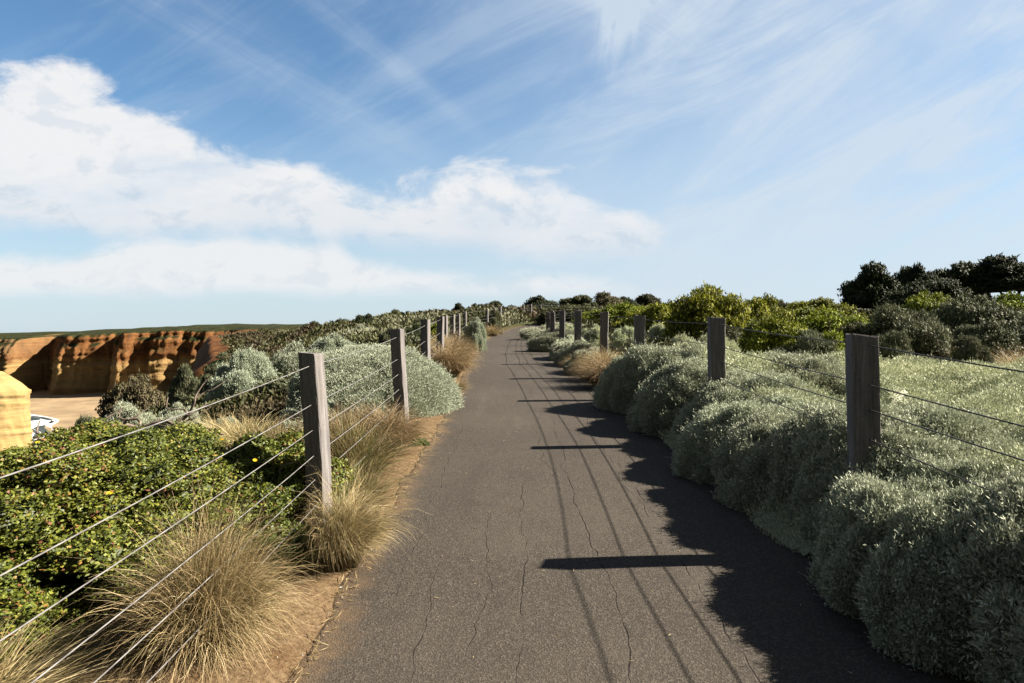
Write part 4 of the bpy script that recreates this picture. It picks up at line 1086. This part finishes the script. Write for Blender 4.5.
veil2 = nt.noise(nt.xyz(nt.m('MULTIPLY', rx_, 2.2), nt.m('MULTIPLY', ry_, 2.6), 6.2), 1.3, 5, .55, .3)
vm = nt.ss(u, -.30, .42)
ve = nt.m('MULTIPLY', nt.m('ADD', nt.m('ADD', nt.m('MULTIPLY', nt.ss(veil, .28, .76), .50), .22), nt.m('MULTIPLY', nt.ss(veil2, .2, .7), .52)), vm)
ve = nt.m('ADD', ve, nt.m('MULTIPLY', nt.ss(veil, .42, .70), .22))
ci = nt.m('ADD', ci, ve, clamp=True)
haze = nt.ss(v, .36, .0, 0, .78)
CLOUD = (7.7, 7.8, 7.95)
base = nt.mix(1.0, sky.outputs[0], (.92, 1.22, 1.36), 'MULTIPLY')
k = nt.mix(haze, base, (5.8, 6.75, 7.5))
k = nt.mix(nt.m('MULTIPLY', nt.m('MULTIPLY', ci, front), .85), k, (5.9, 6.75, 7.6))
shade = nt.ss(nt.m('ADD', nt.m('ADD', e1, nt.m('MULTIPLY', wn, .10)), nt.m('MULTIPLY', wn2, .08)), .10, -.02)
shade = nt.m('ADD', nt.m('MULTIPLY', shade, .55), nt.m('MULTIPLY', nt.ss(nt.m('ADD', relief, nt.m('MULTIPLY', wn2, -.12)), -.01, -.14), .50), clamp=True)
c1c = nt.mix(shade, CLOUD, (5.6, 6.3, 7.1))
k = nt.mix(nt.m('MULTIPLY', c2, front), k, nt.mix(nt.ss(relief, -.01, -.14, 0, .55), (7.5, 7.7, 7.9), (6.0, 6.6, 7.2)))
k = nt.mix(nt.m('MULTIPLY', c1, front), k, c1c)
# mottled dim grey added over the unseen back sky to cut blue fill light
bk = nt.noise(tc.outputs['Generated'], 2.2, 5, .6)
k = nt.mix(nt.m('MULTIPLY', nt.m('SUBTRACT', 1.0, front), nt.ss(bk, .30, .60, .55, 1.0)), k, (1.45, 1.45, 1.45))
k = nt.mix(1.0, k, (.51, .51, .51), 'MULTIPLY')
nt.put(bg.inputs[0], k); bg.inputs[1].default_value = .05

sun = bpy.data.lights.new('sun', 'SUN'); sun.energy = 5.0; sun.angle = R(.55); sun.color = (1.0, .90, .76)
so = bpy.data.objects.new('sun', sun); COL.objects.link(so)
sd = Vector((math.cos(SUN_EL) * math.cos(SUN_AZ), math.cos(SUN_EL) * math.sin(SUN_AZ), math.sin(SUN_EL)))
so.rotation_euler = sd.to_track_quat('Z', 'Y').to_euler(); so.location = (30, 0, 40)

cam = bpy.data.cameras.new('camera'); co = bpy.data.objects.new('camera', cam); COL.objects.link(co)
cam.sensor_width = 36; cam.lens = 36 * F / 1024; cam.clip_start = .05; cam.clip_end = 20000
co.location = (0, 0, EYE); co.rotation_euler = (R(90 - .696), 0, 0)
SC.camera = co
SC.render.resolution_x, SC.render.resolution_y = 1024, 683
vs = SC.view_settings; vs.view_transform = 'Standard'; vs.look = 'None'; vs.exposure = 2.15; vs.gamma = 1; vs.use_curve_mapping = False
SC.cycles.max_bounces = 6; SC.cycles.diffuse_bounces = 3; SC.cycles.transmission_bounces = 3; SC.cycles.transparent_max_bounces = 4
